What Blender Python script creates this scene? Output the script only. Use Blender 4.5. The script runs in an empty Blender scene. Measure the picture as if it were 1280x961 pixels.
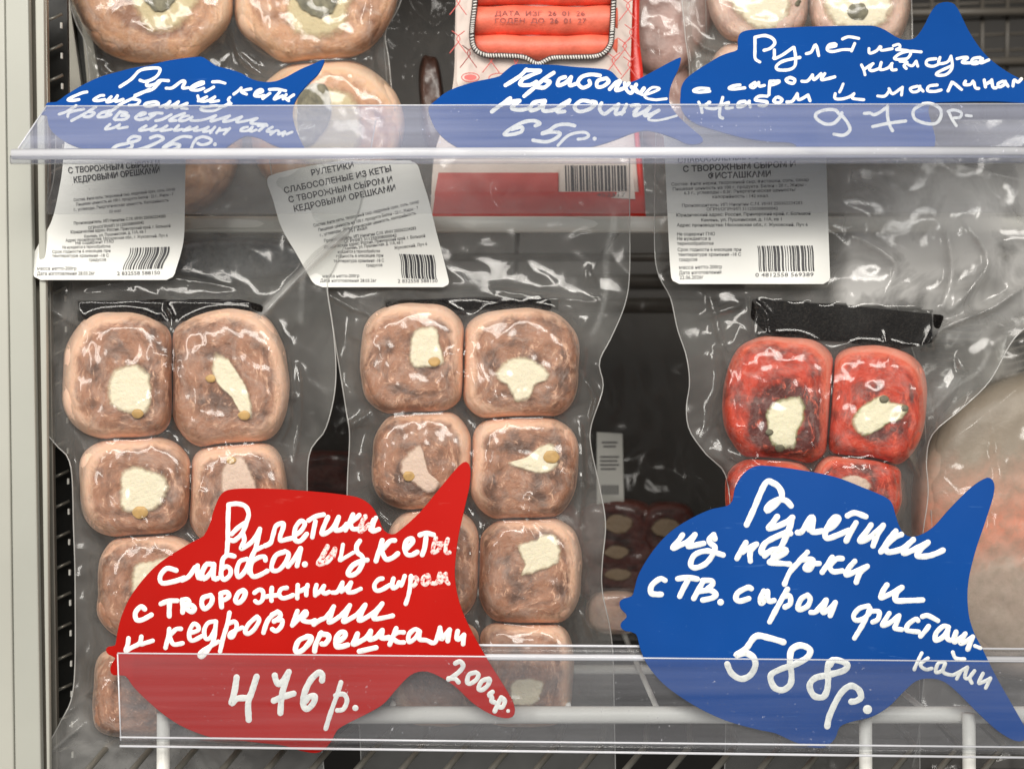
import bpy, bmesh, math, random
import numpy as np
from mathutils import Vector, noise as mnoise
random.seed(7)
S = bpy.context.scene
COL = S.collection

# ------------------------------------------------------------------ camera, world, lamps, exposure
D = 0.5                      # metres from the lens to the plane y = 0
PX = 0.4 / 1280              # metres per photograph pixel on that plane
cam = bpy.data.cameras.new('camera'); co = bpy.data.objects.new('camera', cam); COL.objects.link(co)
co.location = (0, -D, 0); co.rotation_euler = (math.radians(90), 0, 0)
cam.sensor_width = 36; cam.lens = 36 * D / 0.4; cam.dof.use_dof = True; cam.dof.focus_distance = .515; cam.dof.aperture_fstop = 9
cam.clip_start = 0.02; cam.clip_end = 20
S.camera = co
w = bpy.data.worlds.new('World'); S.world = w; w.use_nodes = True
w.node_tree.nodes['Background'].inputs[0].default_value = (0.90, 0.88, 0.85, 1)
w.node_tree.nodes['Background'].inputs[1].default_value = 0.34
def lamp(name, loc, target, sx, sy, power, col=(1, .955, .885)):
    l = bpy.data.lights.new(name, 'AREA'); l.shape = 'RECTANGLE'; l.size = sx; l.size_y = sy; l.energy = power; l.color = col
    o = bpy.data.objects.new(name, l); COL.objects.link(o); o.location = loc
    o.rotation_euler = (Vector(target) - Vector(loc)).to_track_quat('-Z', 'Y').to_euler()
    return o
lamp('ceiling_lamp', (-0.25, -1.25, 0.95), (0, 0.05, 0), 1.6, 0.30, 17)
lamp('ceiling_lamp', (0.45, -2.0, 1.05), (0, 0.05, 0), 1.8, 0.34, 23)
lamp('ceiling_lamp', (-1.1, -1.2, 0.45), (0, 0.05, 0), 0.25, 1.0, 8.5)
lamp('added_front_fill', (0.6, -2.2, 0.85), (0, 0.05, 0), 1.3, 0.3, 12)  # added frontal fill, brightens the shaded upper shelf tube
S.view_settings.view_transform = 'Standard'; S.view_settings.look = 'None'
S.view_settings.exposure = 0.0; S.view_settings.gamma = 1
S.cycles.use_denoising = True
S.cycles.transparent_max_bounces = 24
S.cycles.max_bounces = 8
S.cycles.caustics_reflective = False; S.cycles.caustics_refractive = False
S.cycles.sample_clamp_indirect = 4

# ------------------------------------------------------------------ helpers
def W(px, py, y=0.0):
    k = PX * (D + y) / D
    return ((px - 640) * k, y, (480.5 - py) * k)
def lin(c):
    return tuple(((v / 255) / 12.92 if v / 255 <= .04045 else ((v / 255 + .055) / 1.055) ** 2.4) for v in c)
def tag(o, label=None, cat=None, group=None, kind=None):
    if label: o['label'] = label
    if cat: o['category'] = cat
    if group: o['group'] = group
    if kind: o['kind'] = kind
    return o
def empty(name, loc, label, cat, group=None):
    o = bpy.data.objects.new(name, None); COL.objects.link(o); o.location = loc; o.empty_display_size = .02
    return tag(o, label, cat, group)
def link(name, me, mat, parent=None, smooth=False):
    me.name = name
    if mat: me.materials.append(mat)
    if smooth:
        me.polygons.foreach_set('use_smooth', [True] * len(me.polygons))
    o = bpy.data.objects.new(name, me); COL.objects.link(o)
    if parent is not None:
        o.parent = parent
        t = parent
        off = Vector((0, 0, 0))
        while t is not None:
            off += t.location; t = t.parent
        o.location = -off            # vertices are given in world metres
    return o
def mesh(name, verts, faces, mat, parent=None, smooth=False):
    me = bpy.data.meshes.new(name); me.from_pydata([tuple(v) for v in verts], [], faces); me.update()
    return link(name, me, mat, parent, smooth)
class MB:
    def __init__(s): s.v = []; s.f = []
    def add(s, v, f):
        n = len(s.v); s.v += [tuple(p) for p in v]; s.f += [tuple(i + n for i in q) for q in f]
    def box(s, x0, x1, y0, y1, z0, z1):
        v = [(x, y, z) for x in (x0, x1) for y in (y0, y1) for z in (z0, z1)]
        s.add(v, [(0, 1, 3, 2), (4, 6, 7, 5), (0, 4, 5, 1), (2, 3, 7, 6), (0, 2, 6, 4), (1, 5, 7, 3)])
    def tube(s, pts, r, n=10):
        pts = [Vector(p) for p in pts]; base = len(s.v); up0 = None
        for i, p in enumerate(pts):
            t = (pts[min(i + 1, len(pts) - 1)] - pts[max(i - 1, 0)]).normalized()
            if up0 is None: up0 = Vector((0, 0, 1)) if abs(t.z) < .9 else Vector((0, 1, 0))
            a = t.cross(up0).normalized(); b = a.cross(t).normalized(); up0 = b
            rr = r[i] if isinstance(r, (list, tuple)) else r
            for k in range(n):
                an = 2 * math.pi * k / n
                s.v.append(tuple(p + (a * math.cos(an) + b * math.sin(an)) * rr))
        for i in range(len(pts) - 1):
            for k in range(n):
                q = base + i * n
                s.f.append((q + k, q + (k + 1) % n, q + n + (k + 1) % n, q + n + k))
        s.f.append(tuple(base + k for k in range(n))[::-1]); e = base + (len(pts) - 1) * n
        s.f.append(tuple(e + k for k in range(n)))
    def build(s, name, mat, parent=None, smooth=False):
        return mesh(name, s.v, s.f, mat, parent, smooth)
def bev(o, wdt, seg=2):
    m = o.modifiers.new('bevel', 'BEVEL'); m.width = wdt; m.segments = seg; m.limit_method = 'ANGLE'; return o
def cr(pts, closed=False, step=4):
    """Catmull-Rom through 2-D points"""
    P = [np.array(p, float) for p in pts]; n = len(P); out = []
    if n == 2 and not closed:
        return [P[0] + (P[1] - P[0]) * t for t in np.linspace(0, 1, 7)]
    rng = range(n) if closed else range(n - 1)
    for i in rng:
        if closed: a, b, c, d = P[i - 1], P[i], P[(i + 1) % n], P[(i + 2) % n]
        else: a, b, c, d = P[max(i - 1, 0)], P[i], P[i + 1], P[min(i + 2, n - 1)]
        m = max(2, int(np.linalg.norm(c - b) / step))
        for k in range(m):
            t = k / m
            out.append(.5 * ((2 * b) + (c - a) * t + (2 * a - 5 * b + 4 * c - d) * t * t + (3 * b - a - 3 * c + d) * t ** 3))
    if not closed: out.append(P[-1])
    return out
# vectorised gradient noise
_rg = np.random.RandomState(11); _perm = _rg.permutation(512); _ga = _rg.rand(512) * 2 * np.pi
def pn(x, y, seed=0):
    x = np.asarray(x, float); y = np.asarray(y, float)
    xi = np.floor(x).astype(int); yi = np.floor(y).astype(int); xf = x - xi; yf = y - yi
    def g(ix, iy, dx, dy):
        h = _perm[(_perm[(ix + seed * 17) % 512] + iy) % 512]; a = _ga[h]; return np.cos(a) * dx + np.sin(a) * dy
    u = xf * xf * xf * (xf * (xf * 6 - 15) + 10); v = yf * yf * yf * (yf * (yf * 6 - 15) + 10)
    a = g(xi, yi, xf, yf); b = g(xi + 1, yi, xf - 1, yf); c = g(xi, yi + 1, xf, yf - 1); d = g(xi + 1, yi + 1, xf - 1, yf - 1)
    return 1.5 * ((a * (1 - u) + b * u) * (1 - v) + (c * (1 - u) + d * u) * v)
def fbm(x, y, seed=0, o=4):
    r = 0; a = 1
    for i in range(o): r = r + a * pn(x * 2 ** i, y * 2 ** i, seed + i); a *= .5
    return r

# ------------------------------------------------------------------ materials
class NT:
    def __init__(s, name):
        s.m = bpy.data.materials.new(name); s.m.use_nodes = True; s.t = s.m.node_tree; s.t.nodes.clear()
        s.out = s.t.nodes.new('ShaderNodeOutputMaterial'); s.tc = s.t.nodes.new('ShaderNodeTexCoord')
    def n(s, typ, **kw):
        nd = s.t.nodes.new(typ)
        for k, v in kw.items():
            if k.startswith('i_'): 
                key = k[2:].replace('_', ' ')
                nd.inputs[int(key) if key.isdigit() else key].default_value = v
            else: setattr(nd, k, v)
        return nd
    def l(s, a, b): s.t.links.new(a, b)
    def noise(s, scale, detail=4, rough=.55, dist=0, vec=None):
        n = s.n('ShaderNodeTexNoise', i_Scale=scale, i_Detail=detail, i_Roughness=rough, i_Distortion=dist)
        s.l(vec if vec is not None else s.tc.outputs['Object'], n.inputs['Vector']); return n.outputs['Fac']
    def ramp(s, fac, stops):
        r = s.n('ShaderNodeValToRGB'); e = r.color_ramp.elements
        while len(e) < len(stops): e.new(.5)
        for i, (p, c) in enumerate(stops):
            e[i].position = p; e[i].color = (c if len(c) == 4 else (*c, 1)) if isinstance(c, tuple) else (c, c, c, 1)
        s.l(fac, r.inputs[0]); return r.outputs[0]
    def mixc(s, fac, a, b, mode='MIX'):
        m = s.n('ShaderNodeMix', data_type='RGBA', blend_type=mode)
        for v, i in ((fac, 0), (a, 6), (b, 7)):
            if hasattr(v, 'links'): s.l(v, m.inputs[i])
            else: m.inputs[i].default_value = v if i == 0 else (*v, 1)[:4]
        return m.outputs[2]
    def math(s, op, a, b=0):
        m = s.n('ShaderNodeMath', operation=op)
        for v, i in ((a, 0), (b, 1)):
            if hasattr(v, 'links'): s.l(v, m.inputs[i])
            else: m.inputs[i].default_value = v
        return m.outputs[0]
    def attr(s, name):
        a = s.n('ShaderNodeAttribute', attribute_name=name); return a.outputs['Fac']
    def fresnel(s, normal=None):
        # Schlick, the same from both sides of a thin sheet
        g = s.n('ShaderNodeNewGeometry'); d = s.n('ShaderNodeVectorMath', operation='DOT_PRODUCT')
        s.l(g.outputs['Incoming'], d.inputs[0]); s.l(normal if normal is not None else g.outputs['Normal'], d.inputs[1])
        c = s.math('MINIMUM', s.math('ABSOLUTE', d.outputs['Value']), 1.0)
        return s.math('ADD', .036, s.math('MULTIPLY', .955, s.math('POWER', s.math('SUBTRACT', 1.0, c), 5.0)))
    def bump(s, h, strength, dist, prev=None):
        b = s.n('ShaderNodeBump', i_Strength=strength, i_Distance=dist); s.l(h, b.inputs['Height'])
        if prev is not None: s.l(prev, b.inputs['Normal'])
        return b.outputs[0]
    def pbr(s, col, rough=.5, normal=None, **kw):
        p = s.n('ShaderNodeBsdfPrincipled')
        if hasattr(col, 'links'): s.l(col, p.inputs['Base Color'])
        else: p.inputs['Base Color'].default_value = (*col, 1)
        if hasattr(rough, 'links'): s.l(rough, p.inputs['Roughness'])
        else: p.inputs['Roughness'].default_value = rough
        if normal is not None: s.l(normal, p.inputs['Normal'])
        for k, v in kw.items(): p.inputs[k.replace('_', ' ')].default_value = v
        s.l(p.outputs[0], s.out.inputs[0]); return s.m

def film_mat(name, haze=.12, hcol=(.72, .73, .71), rough=.14, bumpd=.0006, var=.10, gloss=1.0, scale=60):
    t = NT(name)
    n1 = t.noise(scale, 2.5, .5, 1.0); n2 = t.noise(scale * 5, 3, .5, .4)
    nb = t.bump(n1, .55, bumpd * .28); nb = t.bump(n2, .2, bumpd * .03, nb)
    tr = t.n('ShaderNodeBsdfTransparent'); tr.inputs[0].default_value = (.95, .955, .95, 1)
    df = t.n('ShaderNodeBsdfDiffuse'); df.inputs[0].default_value = (*hcol, 1)
    tl = t.n('ShaderNodeBsdfTranslucent'); tl.inputs[0].default_value = (*hcol, 1)
    a0 = t.n('ShaderNodeMixShader'); a0.inputs[0].default_value = .35; t.l(df.outputs[0], a0.inputs[1]); t.l(tl.outputs[0], a0.inputs[2])
    hz = t.math('MINIMUM', t.math('MULTIPLY', t.ramp(t.noise(scale * .45, 4, .6, .8), [(.3, max(haze - var * .5, 0.01)), (.72, haze + var)]), t.attr('milky')), .8)
    a1 = t.n('ShaderNodeMixShader'); t.l(hz, a1.inputs[0]); t.l(tr.outputs[0], a1.inputs[1]); t.l(a0.outputs[0], a1.inputs[2])
    gl = t.n('ShaderNodeBsdfGlossy', i_Roughness=rough); t.l(nb, gl.inputs['Normal'])
    ff = t.math('MULTIPLY', t.fresnel(nb), gloss); ff = t.math('MINIMUM', ff, .85)
    a2 = t.n('ShaderNodeMixShader'); t.l(ff, a2.inputs[0]); t.l(a1.outputs[0], a2.inputs[1]); t.l(gl.outputs[0], a2.inputs[2])
    t.l(a2.outputs[0], t.out.inputs[0]); return t.m
def acrylic_mat(name, haze, hcol=(.78, .78, .84), rough=.12, st=.12):
    t = NT(name)
    tr = t.n('ShaderNodeBsdfTransparent'); tr.inputs[0].default_value = (.95, .955, .96, 1)
    df = t.n('ShaderNodeBsdfDiffuse'); df.inputs[0].default_value = (*hcol, 1)
    sm = t.noise(14, 3, .5, .5)
    sp = t.noise(700, 2, .5); sc = t.noise(60, 3, .6)
    spk = t.math('MULTIPLY', t.ramp(sp, [(.70, 0.), (.76, .45)]), t.ramp(sc, [(.5, 0.), (.62, 1.)]))
    mp = t.n('ShaderNodeMapping'); mp.inputs['Scale'].default_value = (5, 60, 190); t.l(t.tc.outputs['Object'], mp.inputs[0])
    st = t.ramp(t.noise(1.0, 4, .6, .3, mp.outputs[0]), [(.35, 0.), (.75, st)])
    h = t.math('ADD', t.ramp(sm, [(.3, haze * .75), (.75, haze * 1.35)]), t.math('ADD', spk, st))
    a1 = t.n('ShaderNodeMixShader'); t.l(h, a1.inputs[0]); t.l(tr.outputs[0], a1.inputs[1]); t.l(df.outputs[0], a1.inputs[2])
    gl = t.n('ShaderNodeBsdfGlossy', i_Roughness=rough)
    fr = t.fresnel()
    a2 = t.n('ShaderNodeMixShader'); t.l(fr, a2.inputs[0]); t.l(a1.outputs[0], a2.inputs[1]); t.l(gl.outputs[0], a2.inputs[2])
    t.l(a2.outputs[0], t.out.inputs[0]); return t.m
def plain(name, c, rough=.5, var=.12, scale=40, bump=.0, **kw):
    t = NT(name); n = t.noise(scale, 5, .6)
    c2 = tuple(max(0, v * (1 - var)) for v in c); c3 = tuple(min(1, v * (1 + var)) for v in c)
    col = t.ramp(n, [(.3, c2), (.7, c3)])
    nb = t.bump(t.noise(scale * 8, 3), .4, bump) if bump else None
    return t.pbr(col, rough, nb, **kw)
def flesh_mat(name, rim, side, mid, dark, frost=.16, rimpos=.84):
    """fish flesh: skin-side rim, mottled inside; 'rr' = 0 centre .. 1 rim, 'dk' = grey-brown muscle plus a painted shadow by the filling"""
    t = NT(name); rr = t.attr('rr'); dk = t.attr('dk')
    nz = t.noise(150, 6, .65, 1.0); nf = t.noise(420, 4, .6)
    cv = t.n('ShaderNodeCombineXYZ'); wz = t.noise(70, 4, .6)
    t.l(t.math('ADD', t.math('MULTIPLY', rr, 8.0), t.math('MULTIPLY', wz, 3.2)), cv.inputs[0])
    t.l(t.math('MULTIPLY', t.attr('pc'), 1.5), cv.inputs[1]); t.l(t.math('MULTIPLY', t.attr('ps'), 1.5), cv.inputs[2])
    layers = t.noise(1.6, 5, .65, .3, cv.outputs[0])
    r2 = t.math('ADD', rr, t.math('MULTIPLY', t.math('SUBTRACT', nz, .5), .34))
    lay = t.math('MULTIPLY', t.math('SUBTRACT', layers, .5), 1.9)
    base = t.mixc(t.math('ADD', t.math('ADD', dk, lay), t.math('MULTIPLY', t.math('SUBTRACT', nf, .5), .5)), mid, dark)
    base = t.mixc(t.ramp(layers, [(.30, .75), (.42, 0.)]), base, rim)
    c = t.mixc(t.ramp(r2, [(rimpos - .10, 0.), (rimpos + .03, .9)]), base, rim)
    c = t.mixc(t.ramp(rr, [(.95, 0.), (.995, 1.)]), c, side)
    fr = t.ramp(t.noise(95, 5, .7, 1.6), [(.46, 0.), (.78, frost * 2.2)])
    c = t.mixc(fr, c, (.72, .62, .56))
    vs = t.ramp(t.noise(700, 3, .6), [(.64, 0.), (.74, frost * 1.2)])
    c = t.mixc(vs, c, (.80, .70, .62))
    nb = t.bump(layers, .5, .0012); nb = t.bump(nz, .5, .0010, nb); nb = t.bump(nf, .5, .0004, nb)
    return t.pbr(c, .55, nb, Subsurface_Weight=.12, Subsurface_Radius=(.006, .002, .001), Subsurface_Scale=.5)
M = {}
M['film'] = film_mat('bag_film', .065, var=.10, hcol=(.75, .74, .72), gloss=1.5, rough=.13)
M['film_back'] = film_mat('bag_film_back', .13, var=.10, gloss=.5, hcol=(.58, .58, .55))
M['film_dull'] = film_mat('bag_film_dull', .20, hcol=(.60, .58, .54), var=.16, gloss=1.2, scale=35)
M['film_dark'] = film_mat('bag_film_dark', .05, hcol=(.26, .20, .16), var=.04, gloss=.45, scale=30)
M['edge'] = film_mat('bag_edge_highlight', .45, hcol=(.85, .85, .83), var=.1, gloss=1.6)  # extra white haze paints the highlight along the film edges
M['acr'] = acrylic_mat('clear_acrylic', .008, st=.03)
M['acr_top'] = acrylic_mat('clear_acrylic_hazed', .10, hcol=(.62, .66, .86), rough=.2, st=.09)
M['acr_back'] = acrylic_mat('clear_acrylic_back', .02, hcol=(.7, .68, .70), st=.05)
M['acr_edge'] = acrylic_mat('acrylic_edge_glint', .62, hcol=(.86, .87, .92), rough=.1, st=.1)  # strong white haze paints the glint along the acrylic edges
def board(name, c, light):
    t = NT(name); n = t.noise(9, 4, .6); col = t.ramp(n, [(.3, tuple(v * .88 for v in c)), (.7, tuple(v * 1.1 for v in c))])
    mp = t.n('ShaderNodeMapping'); mp.inputs['Scale'].default_value = (60, 60, 420); mp.inputs['Rotation'].default_value = (0, .5, 0); t.l(t.tc.outputs['Object'], mp.inputs[0])
    sc = t.math('MULTIPLY', t.ramp(t.noise(1, 3, .6, .4, mp.outputs[0]), [(.66, 0.), (.74, .5)]), t.ramp(t.noise(35, 3), [(.5, 0.), (.66, 1.)]))
    sp = t.math('MULTIPLY', t.ramp(t.noise(1100, 2), [(.72, 0.), (.77, .5)]), t.ramp(t.noise(50, 3), [(.5, 0.), (.6, 1.)]))
    col = t.mixc(t.math('MAXIMUM', sc, sp), col, light)
    return t.pbr(col, t.ramp(t.noise(30, 4), [(.3, .30), (.7, .46)]), t.bump(t.noise(16, 2), .5, .0018), Specular_IOR_Level=.10)
M['blue'] = board('blue_tag_plastic', (.004, .058, .265), (.09, .22, .50))
M['red'] = board('red_tag_plastic', (.40, .007, .004), (.62, .14, .11))
def ink():
    t = NT('white_marker_paint'); n = t.noise(520, 4, .65, .6); m = t.noise(120, 3)
    c = t.ramp(n, [(.30, (.60, .62, .62)), (.48, (.84, .86, .82)), (.7, (.90, .91, .87))]); c = t.mixc(t.ramp(m, [(.45, 0.), (.72, .55)]), c, (.66, .70, .70))
    return t.pbr(c, .35, t.bump(n, .6, .0003))
M['ink'] = ink()
def worn_ink():
    t = NT('worn_marker_paint'); n = t.noise(900, 4, .7)
    c = t.ramp(n, [(.40, lin((205, 60, 60))), (.52, (.82, .72, .68))]); return t.pbr(c, .5)
M['worn'] = worn_ink()
M['flesh'] = flesh_mat('chum_salmon_flesh', (.90, .56, .39), (.92, .62, .46), (.42, .205, .125), (.14, .072, .05), frost=.15, rimpos=.87)
M['flesh_red'] = flesh_mat('sockeye_flesh', (.80, .16, .09), (.88, .34, .24), (.62, .055, .022), (.11, .018, .013), frost=.12, rimpos=.9)
M['flesh_dark'] = flesh_mat('shade_dark_flesh', (.10, .02, .012), (.09, .02, .012), (.07, .014, .01), (.02, .006, .005), frost=.03)  # flesh colour darkened to paint the shade deep between the packs
M['flesh_big'] = flesh_mat('large_roll_flesh', (.86, .54, .34), (.88, .62, .44), (.62, .33, .19), (.30, .14, .08), frost=.22, rimpos=.9)
M['flesh_pale'] = flesh_mat('coho_flesh', (.80, .54, .42), (.80, .54, .42), (.74, .50, .40), (.46, .28, .24), frost=.3, rimpos=.9)
def cheese(name, c1, c2, edge):
    t = NT(name); rr = t.attr('rr'); n = t.noise(260, 5, .65, .5)
    c = t.mixc(n, c1, c2); r2 = t.math('ADD', rr, t.math('MULTIPLY', t.math('SUBTRACT', n, .5), .5))
    c = t.mixc(t.ramp(r2, [(.80, 0.), (1.05, .9)]), c, edge)
    nb = t.bump(t.noise(420, 5, .7), .9, .0009)
    t.pbr(c, .55, nb, Subsurface_Weight=.1, Subsurface_Radius=(.003, .002, .001), Subsurface_Scale=.4)
    pb_ = [x for x in t.t.nodes if x.type == 'BSDF_PRINCIPLED'][0]; tr = t.n('ShaderNodeBsdfTransparent'); mx = t.n('ShaderNodeMixShader')
    n3 = t.noise(330, 5, .7); r3 = t.math('ADD', rr, t.math('MULTIPLY', t.math('SUBTRACT', n3, .5), .24))
    t.l(t.ramp(r3, [(.80, 0.), (.99, 1.)]), mx.inputs[0]); t.l(pb_.outputs[0], mx.inputs[1]); t.l(tr.outputs[0], mx.inputs[2]); t.l(mx.outputs[0], t.out.inputs[0]); return t.m
M['cheese'] = cheese('curd_cheese', (.95, .86, .66), (.86, .76, .56), (.55, .38, .22))
M['cheese_pink'] = cheese('pink_curd_cheese', (.82, .62, .50), (.74, .55, .44), (.50, .30, .20))
M['cheese_pist'] = cheese('pistachio_curd_cheese', (.95, .88, .66), (.86, .79, .56), (.30, .34, .08))
M['cheese_big'] = cheese('shrimp_curd_cheese', (.74, .62, .38), (.62, .50, .29), (.70, .45, .26))
M['cheese_dim'] = cheese('shade_dark_filling', (.26, .19, .12), (.20, .14, .09), (.12, .07, .04))  # cheese colour darkened to paint the shade on the deep rolls
M['spinach'] = plain('grey_green_filling', (.17, .155, .10), .6, .5, 300, .0004)
M['nut'] = plain('pine_nut', (.56, .34, .12), .45, .2, 300)
M['pad'] = None
t = NT('black_absorbent_pad'); v = t.n('ShaderNodeTexVoronoi', i_Scale=900.); t.l(t.tc.outputs['Object'], v.inputs['Vector'])
c = t.ramp(t.noise(700, 3, .7, 1.5), [(.50, (.004, .003, .003)), (.75, (.032, .027, .022))])
M['pad'] = t.pbr(c, .75, t.bump(v.outputs['Distance'], 1., .0008), Specular_IOR_Level=.12)
def paper(name, c):
    t = NT(name); n = t.noise(25, 4, .6)
    return t.pbr(t.ramp(n, [(.3, tuple(v * .93 for v in c)), (.7, c)]), .38, t.bump(n, .3, .0006))
M['paper'] = paper('label_paper', (.80, .80, .76))
M['print'] = plain('label_print', (.03, .03, .035), .5, .3, 400)
M['print_grey'] = plain('label_print_small', (.11, .11, .115), .5, .4, 900)
M['enamel'] = plain('beige_painted_steel', (.40, .405, .36), .42, .07, 9, .0001)
M['enamel2'] = plain('beige_trim', (.43, .43, .38), .4, .08, 9)
M['groove_shadow'] = plain('groove_shadow_paint', (.16, .15, .12), .6, .2, 30)  # dark strip painted for the shadow in the post groove
M['steel'] = plain('grey_steel', (.24, .23, .20), .36, .2, 20, Metallic=.6)
M['black'] = plain('black_slat', (.012, .012, .011), .35, .3, 30)
M['wire'] = plain('white_coated_wire', (.84, .83, .78), .35, .06, 30)
M['wire_far'] = plain('shade_dark_wire', (.085, .075, .062), .4, .1, 30)  # pale wire colour darkened to paint the shade deeper in the cabinet
M['dark'] = plain('cabinet_interior', (.022, .019, .016), .6, .3, 8)
M['crab'] = plain('crab_stick', lin((230, 112, 88)), .5, .22, 110, .0004)
M['crabpink'] = plain('crab_pack_print', (.76, .66, .60), .35, .04, 30)
M['crabred'] = plain('red_pack_edge', lin((205, 40, 25)), .3, .12, 60, .0003)
M['rope'] = plain('rope_print', (.78, .76, .72), .5, .1, 100)
M['ropedark'] = plain('rope_outline', (.05, .045, .045), .5, .1, 100)
M['redline'] = plain('red_line_print', lin((215, 100, 95)), .5, .1, 100)
M['date'] = plain('date_stamp', lin((120, 35, 30)), .5, .2, 100)
def skin():
    t = NT('silver_fish_skin'); n = t.noise(260, 5, .7, .4); n2 = t.noise(40, 4)
    c = t.ramp(n, [(.35, (.05, .06, .085)), (.65, (.22, .24, .28))]); c = t.mixc(t.ramp(n2, [(.4, 0.), (.7, .6)]), c, (.42, .41, .37))
    return t.pbr(c, .3, t.bump(n, .5, .0005))
M['skin'] = skin()
M['pinkprint'] = plain('pink_pack_print', lin((200, 70, 62)), .35, .08, 60)
def slab():
    t = NT('frosted_fish_flesh'); tc = t.tc.outputs['Object']
    sp = t.n('ShaderNodeSeparateXYZ'); t.l(tc, sp.inputs[0])
    n = t.noise(45, 5, .65, .8); n2 = t.noise(260, 4, .6)
    g = t.math('ADD', sp.outputs[2], t.math('MULTIPLY', t.math('SUBTRACT', n, .5), .035))
    mr = t.n('ShaderNodeMapRange'); mr.inputs[1].default_value = -.115; mr.inputs[2].default_value = .03; t.l(g, mr.inputs[0])
    c = t.ramp(mr.outputs[0], [(0., (.40, .33, .28)), (.22, (.50, .38, .31)), (.36, (.66, .25, .16)), (.50, (.52, .31, .23)), (.60, (.33, .27, .21)), (1., (.22, .19, .15))])
    c = t.mixc(t.ramp(n2, [(.42, 0.), (.7, .5)]), c, (.30, .25, .19))
    return t.pbr(c, .45, t.bump(n2, .5, .0006))
M['slab'] = slab()
M['brown'] = plain('dark_brown_fish', (.075, .034, .024), .35, .5, 70, .0006)
M['pinkbrown'] = plain('pink_brown_fish', (.36, .22, .19), .4, .4, 60, .0008)
M['dimpaper'] = plain('dim_label', (.45, .45, .42), .6, .1, 30)  # white label paper darkened to paint the shade of the gap

# ------------------------------------------------------------------ the cabinet behind everything
def xz(px, py, y): return W(px, py, y)
mb = MB(); mb.box(-.62, .62, .43, .45, -.55, .5); tag(mb.build('cabinet_back_wall', M['dark']), 'dark inner back wall of the refrigerated cabinet behind all packs', kind='structure')
mb = MB(); mb.box(-.62, .62, .10, .43, -.56, -.55); tag(mb.build('cabinet_floor', M['dark']), 'dark inner floor of the refrigerated cabinet below the lower shelf', kind='structure')
mb = MB(); mb.box(.60, .62, .06, .43, -.55, .5); tag(mb.build('cabinet_side_wall', M['dark']), 'dark inner right side of the refrigerated cabinet', kind='structure')
mb = MB(); mb.box(-.62, -.25, .12, .13, -.55, .5); tag(mb.build('cabinet_inner_wall', M['dark']), 'dark inner left side of the refrigerated cabinet behind the post', kind='structure')
mb = MB(); mb.box(-.62, .62, .10, .43, .38, .39); tag(mb.build('cabinet_ceiling', M['dark']), 'dark underside of the shelf above the picture', kind='structure')
# ------------------------------------------------------------------ left post
def slab_px(name, mat, parent, xt0, xt1, xb0, xb1, y0, y1, pt=-60, pb=1020, bv=.0006):
    """upright board whose front face spans the given pixel columns at the top and the bottom of the picture"""
    def e(xt, xb, py): return xt + (xb - xt) * (py / 961)
    f = [W(e(xt0, xb0, pt), pt, y0), W(e(xt1, xb1, pt), pt, y0), W(e(xt1, xb1, pb), pb, y0), W(e(xt0, xb0, pb), pb, y0)]
    b = [(x, y1, z) for x, _, z in f]
    o = mesh(name, f + b, [(0, 3, 2, 1), (4, 5, 6, 7), (0, 1, 5, 4), (1, 2, 6, 5), (2, 3, 7, 6), (3, 0, 4, 7)], mat, parent)
    if bv: bev(o, bv)
    return o
post = empty('cabinet_post', W(20, 961, .02), 'tall beige painted cabinet post at the left edge beside the packs', 'post')
slab_px('outer_panel', M['enamel2'], post, -90, 5, -90, 17, .019, .023)
slab_px('inner_panel', M['enamel'], post, 6, 35, 18.5, 51, .020, .024)
slab_px('groove_shadow_strip', M['groove_shadow'], post, 34, 46, 50, 62, .028, .030, bv=0)
slab_px('light_trim', M['enamel2'], post, 43.5, 54.5, 58, 62, .022, .025)
rail = empty('slotted_upright', W(72, 961, .045), 'dark slotted steel upright just right of the beige post', 'shelf upright')
slab_px('steel_strip', M['steel'], rail, 55, 58, 61, 72, .034, .037, bv=.001)
slab_px('channel', M['black'], rail, 50, 84, 62, 96, .060, .062, bv=0)
for k in range(27):
    py = -20 + k * 38
    xo = 57 + 15 * py / 961
    mb = MB(); mb.tube([W(xo, py + 9, .052), W(xo + 20, py, .056)], .0007, 6)
    mb.build('slot_rung', M['steel'], rail, True)
    mb = MB(); mb.box(*sorted((W(xo + 17.3, 0, .05)[0], W(xo + 19.3, 0, .05)[0])), .0505, .0515, W(0, py + 17, .05)[2], W(0, py + 10, .05)[2])
    mb.build('hook_tip', M['wire'], rail)
for (a, b, c, d, nm, lb) in ((78, 86, 98, 106, 'side_strip', 'narrow grey strip slanting down behind the upper left pack'), (96, 104, 122, 128, 'side_strip', 'thin pale edge strip between black panels behind the upper left pack')):
    pass
sp = empty('side_panel', W(90, 120, .085), 'black inner side panel with two slanting grey strips at the upper left', 'panel')
mesh('panel', [W(76, -60, .092), W(140, -60, .092), W(160, 330, .092), W(76, 330, .092)], [(0, 3, 2, 1)], M['black'], sp)
for a, b in (((76, 84), (92, 104)), ((100, 103), (126, 129))):
    f = [W(a[0] - 6, -60, .088), W(a[1] - 6, -60, .088), W(b[1] + 2, 140, .088), W(b[0] - 14, 140, .088)]
    mesh('grey_strip', f + [(x, .091, z) for x, _, z in f], [(0, 3, 2, 1), (0, 1, 5, 4), (1, 2, 6, 5), (2, 3, 7, 6), (3, 0, 4, 7)], M['steel'], sp)

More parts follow.
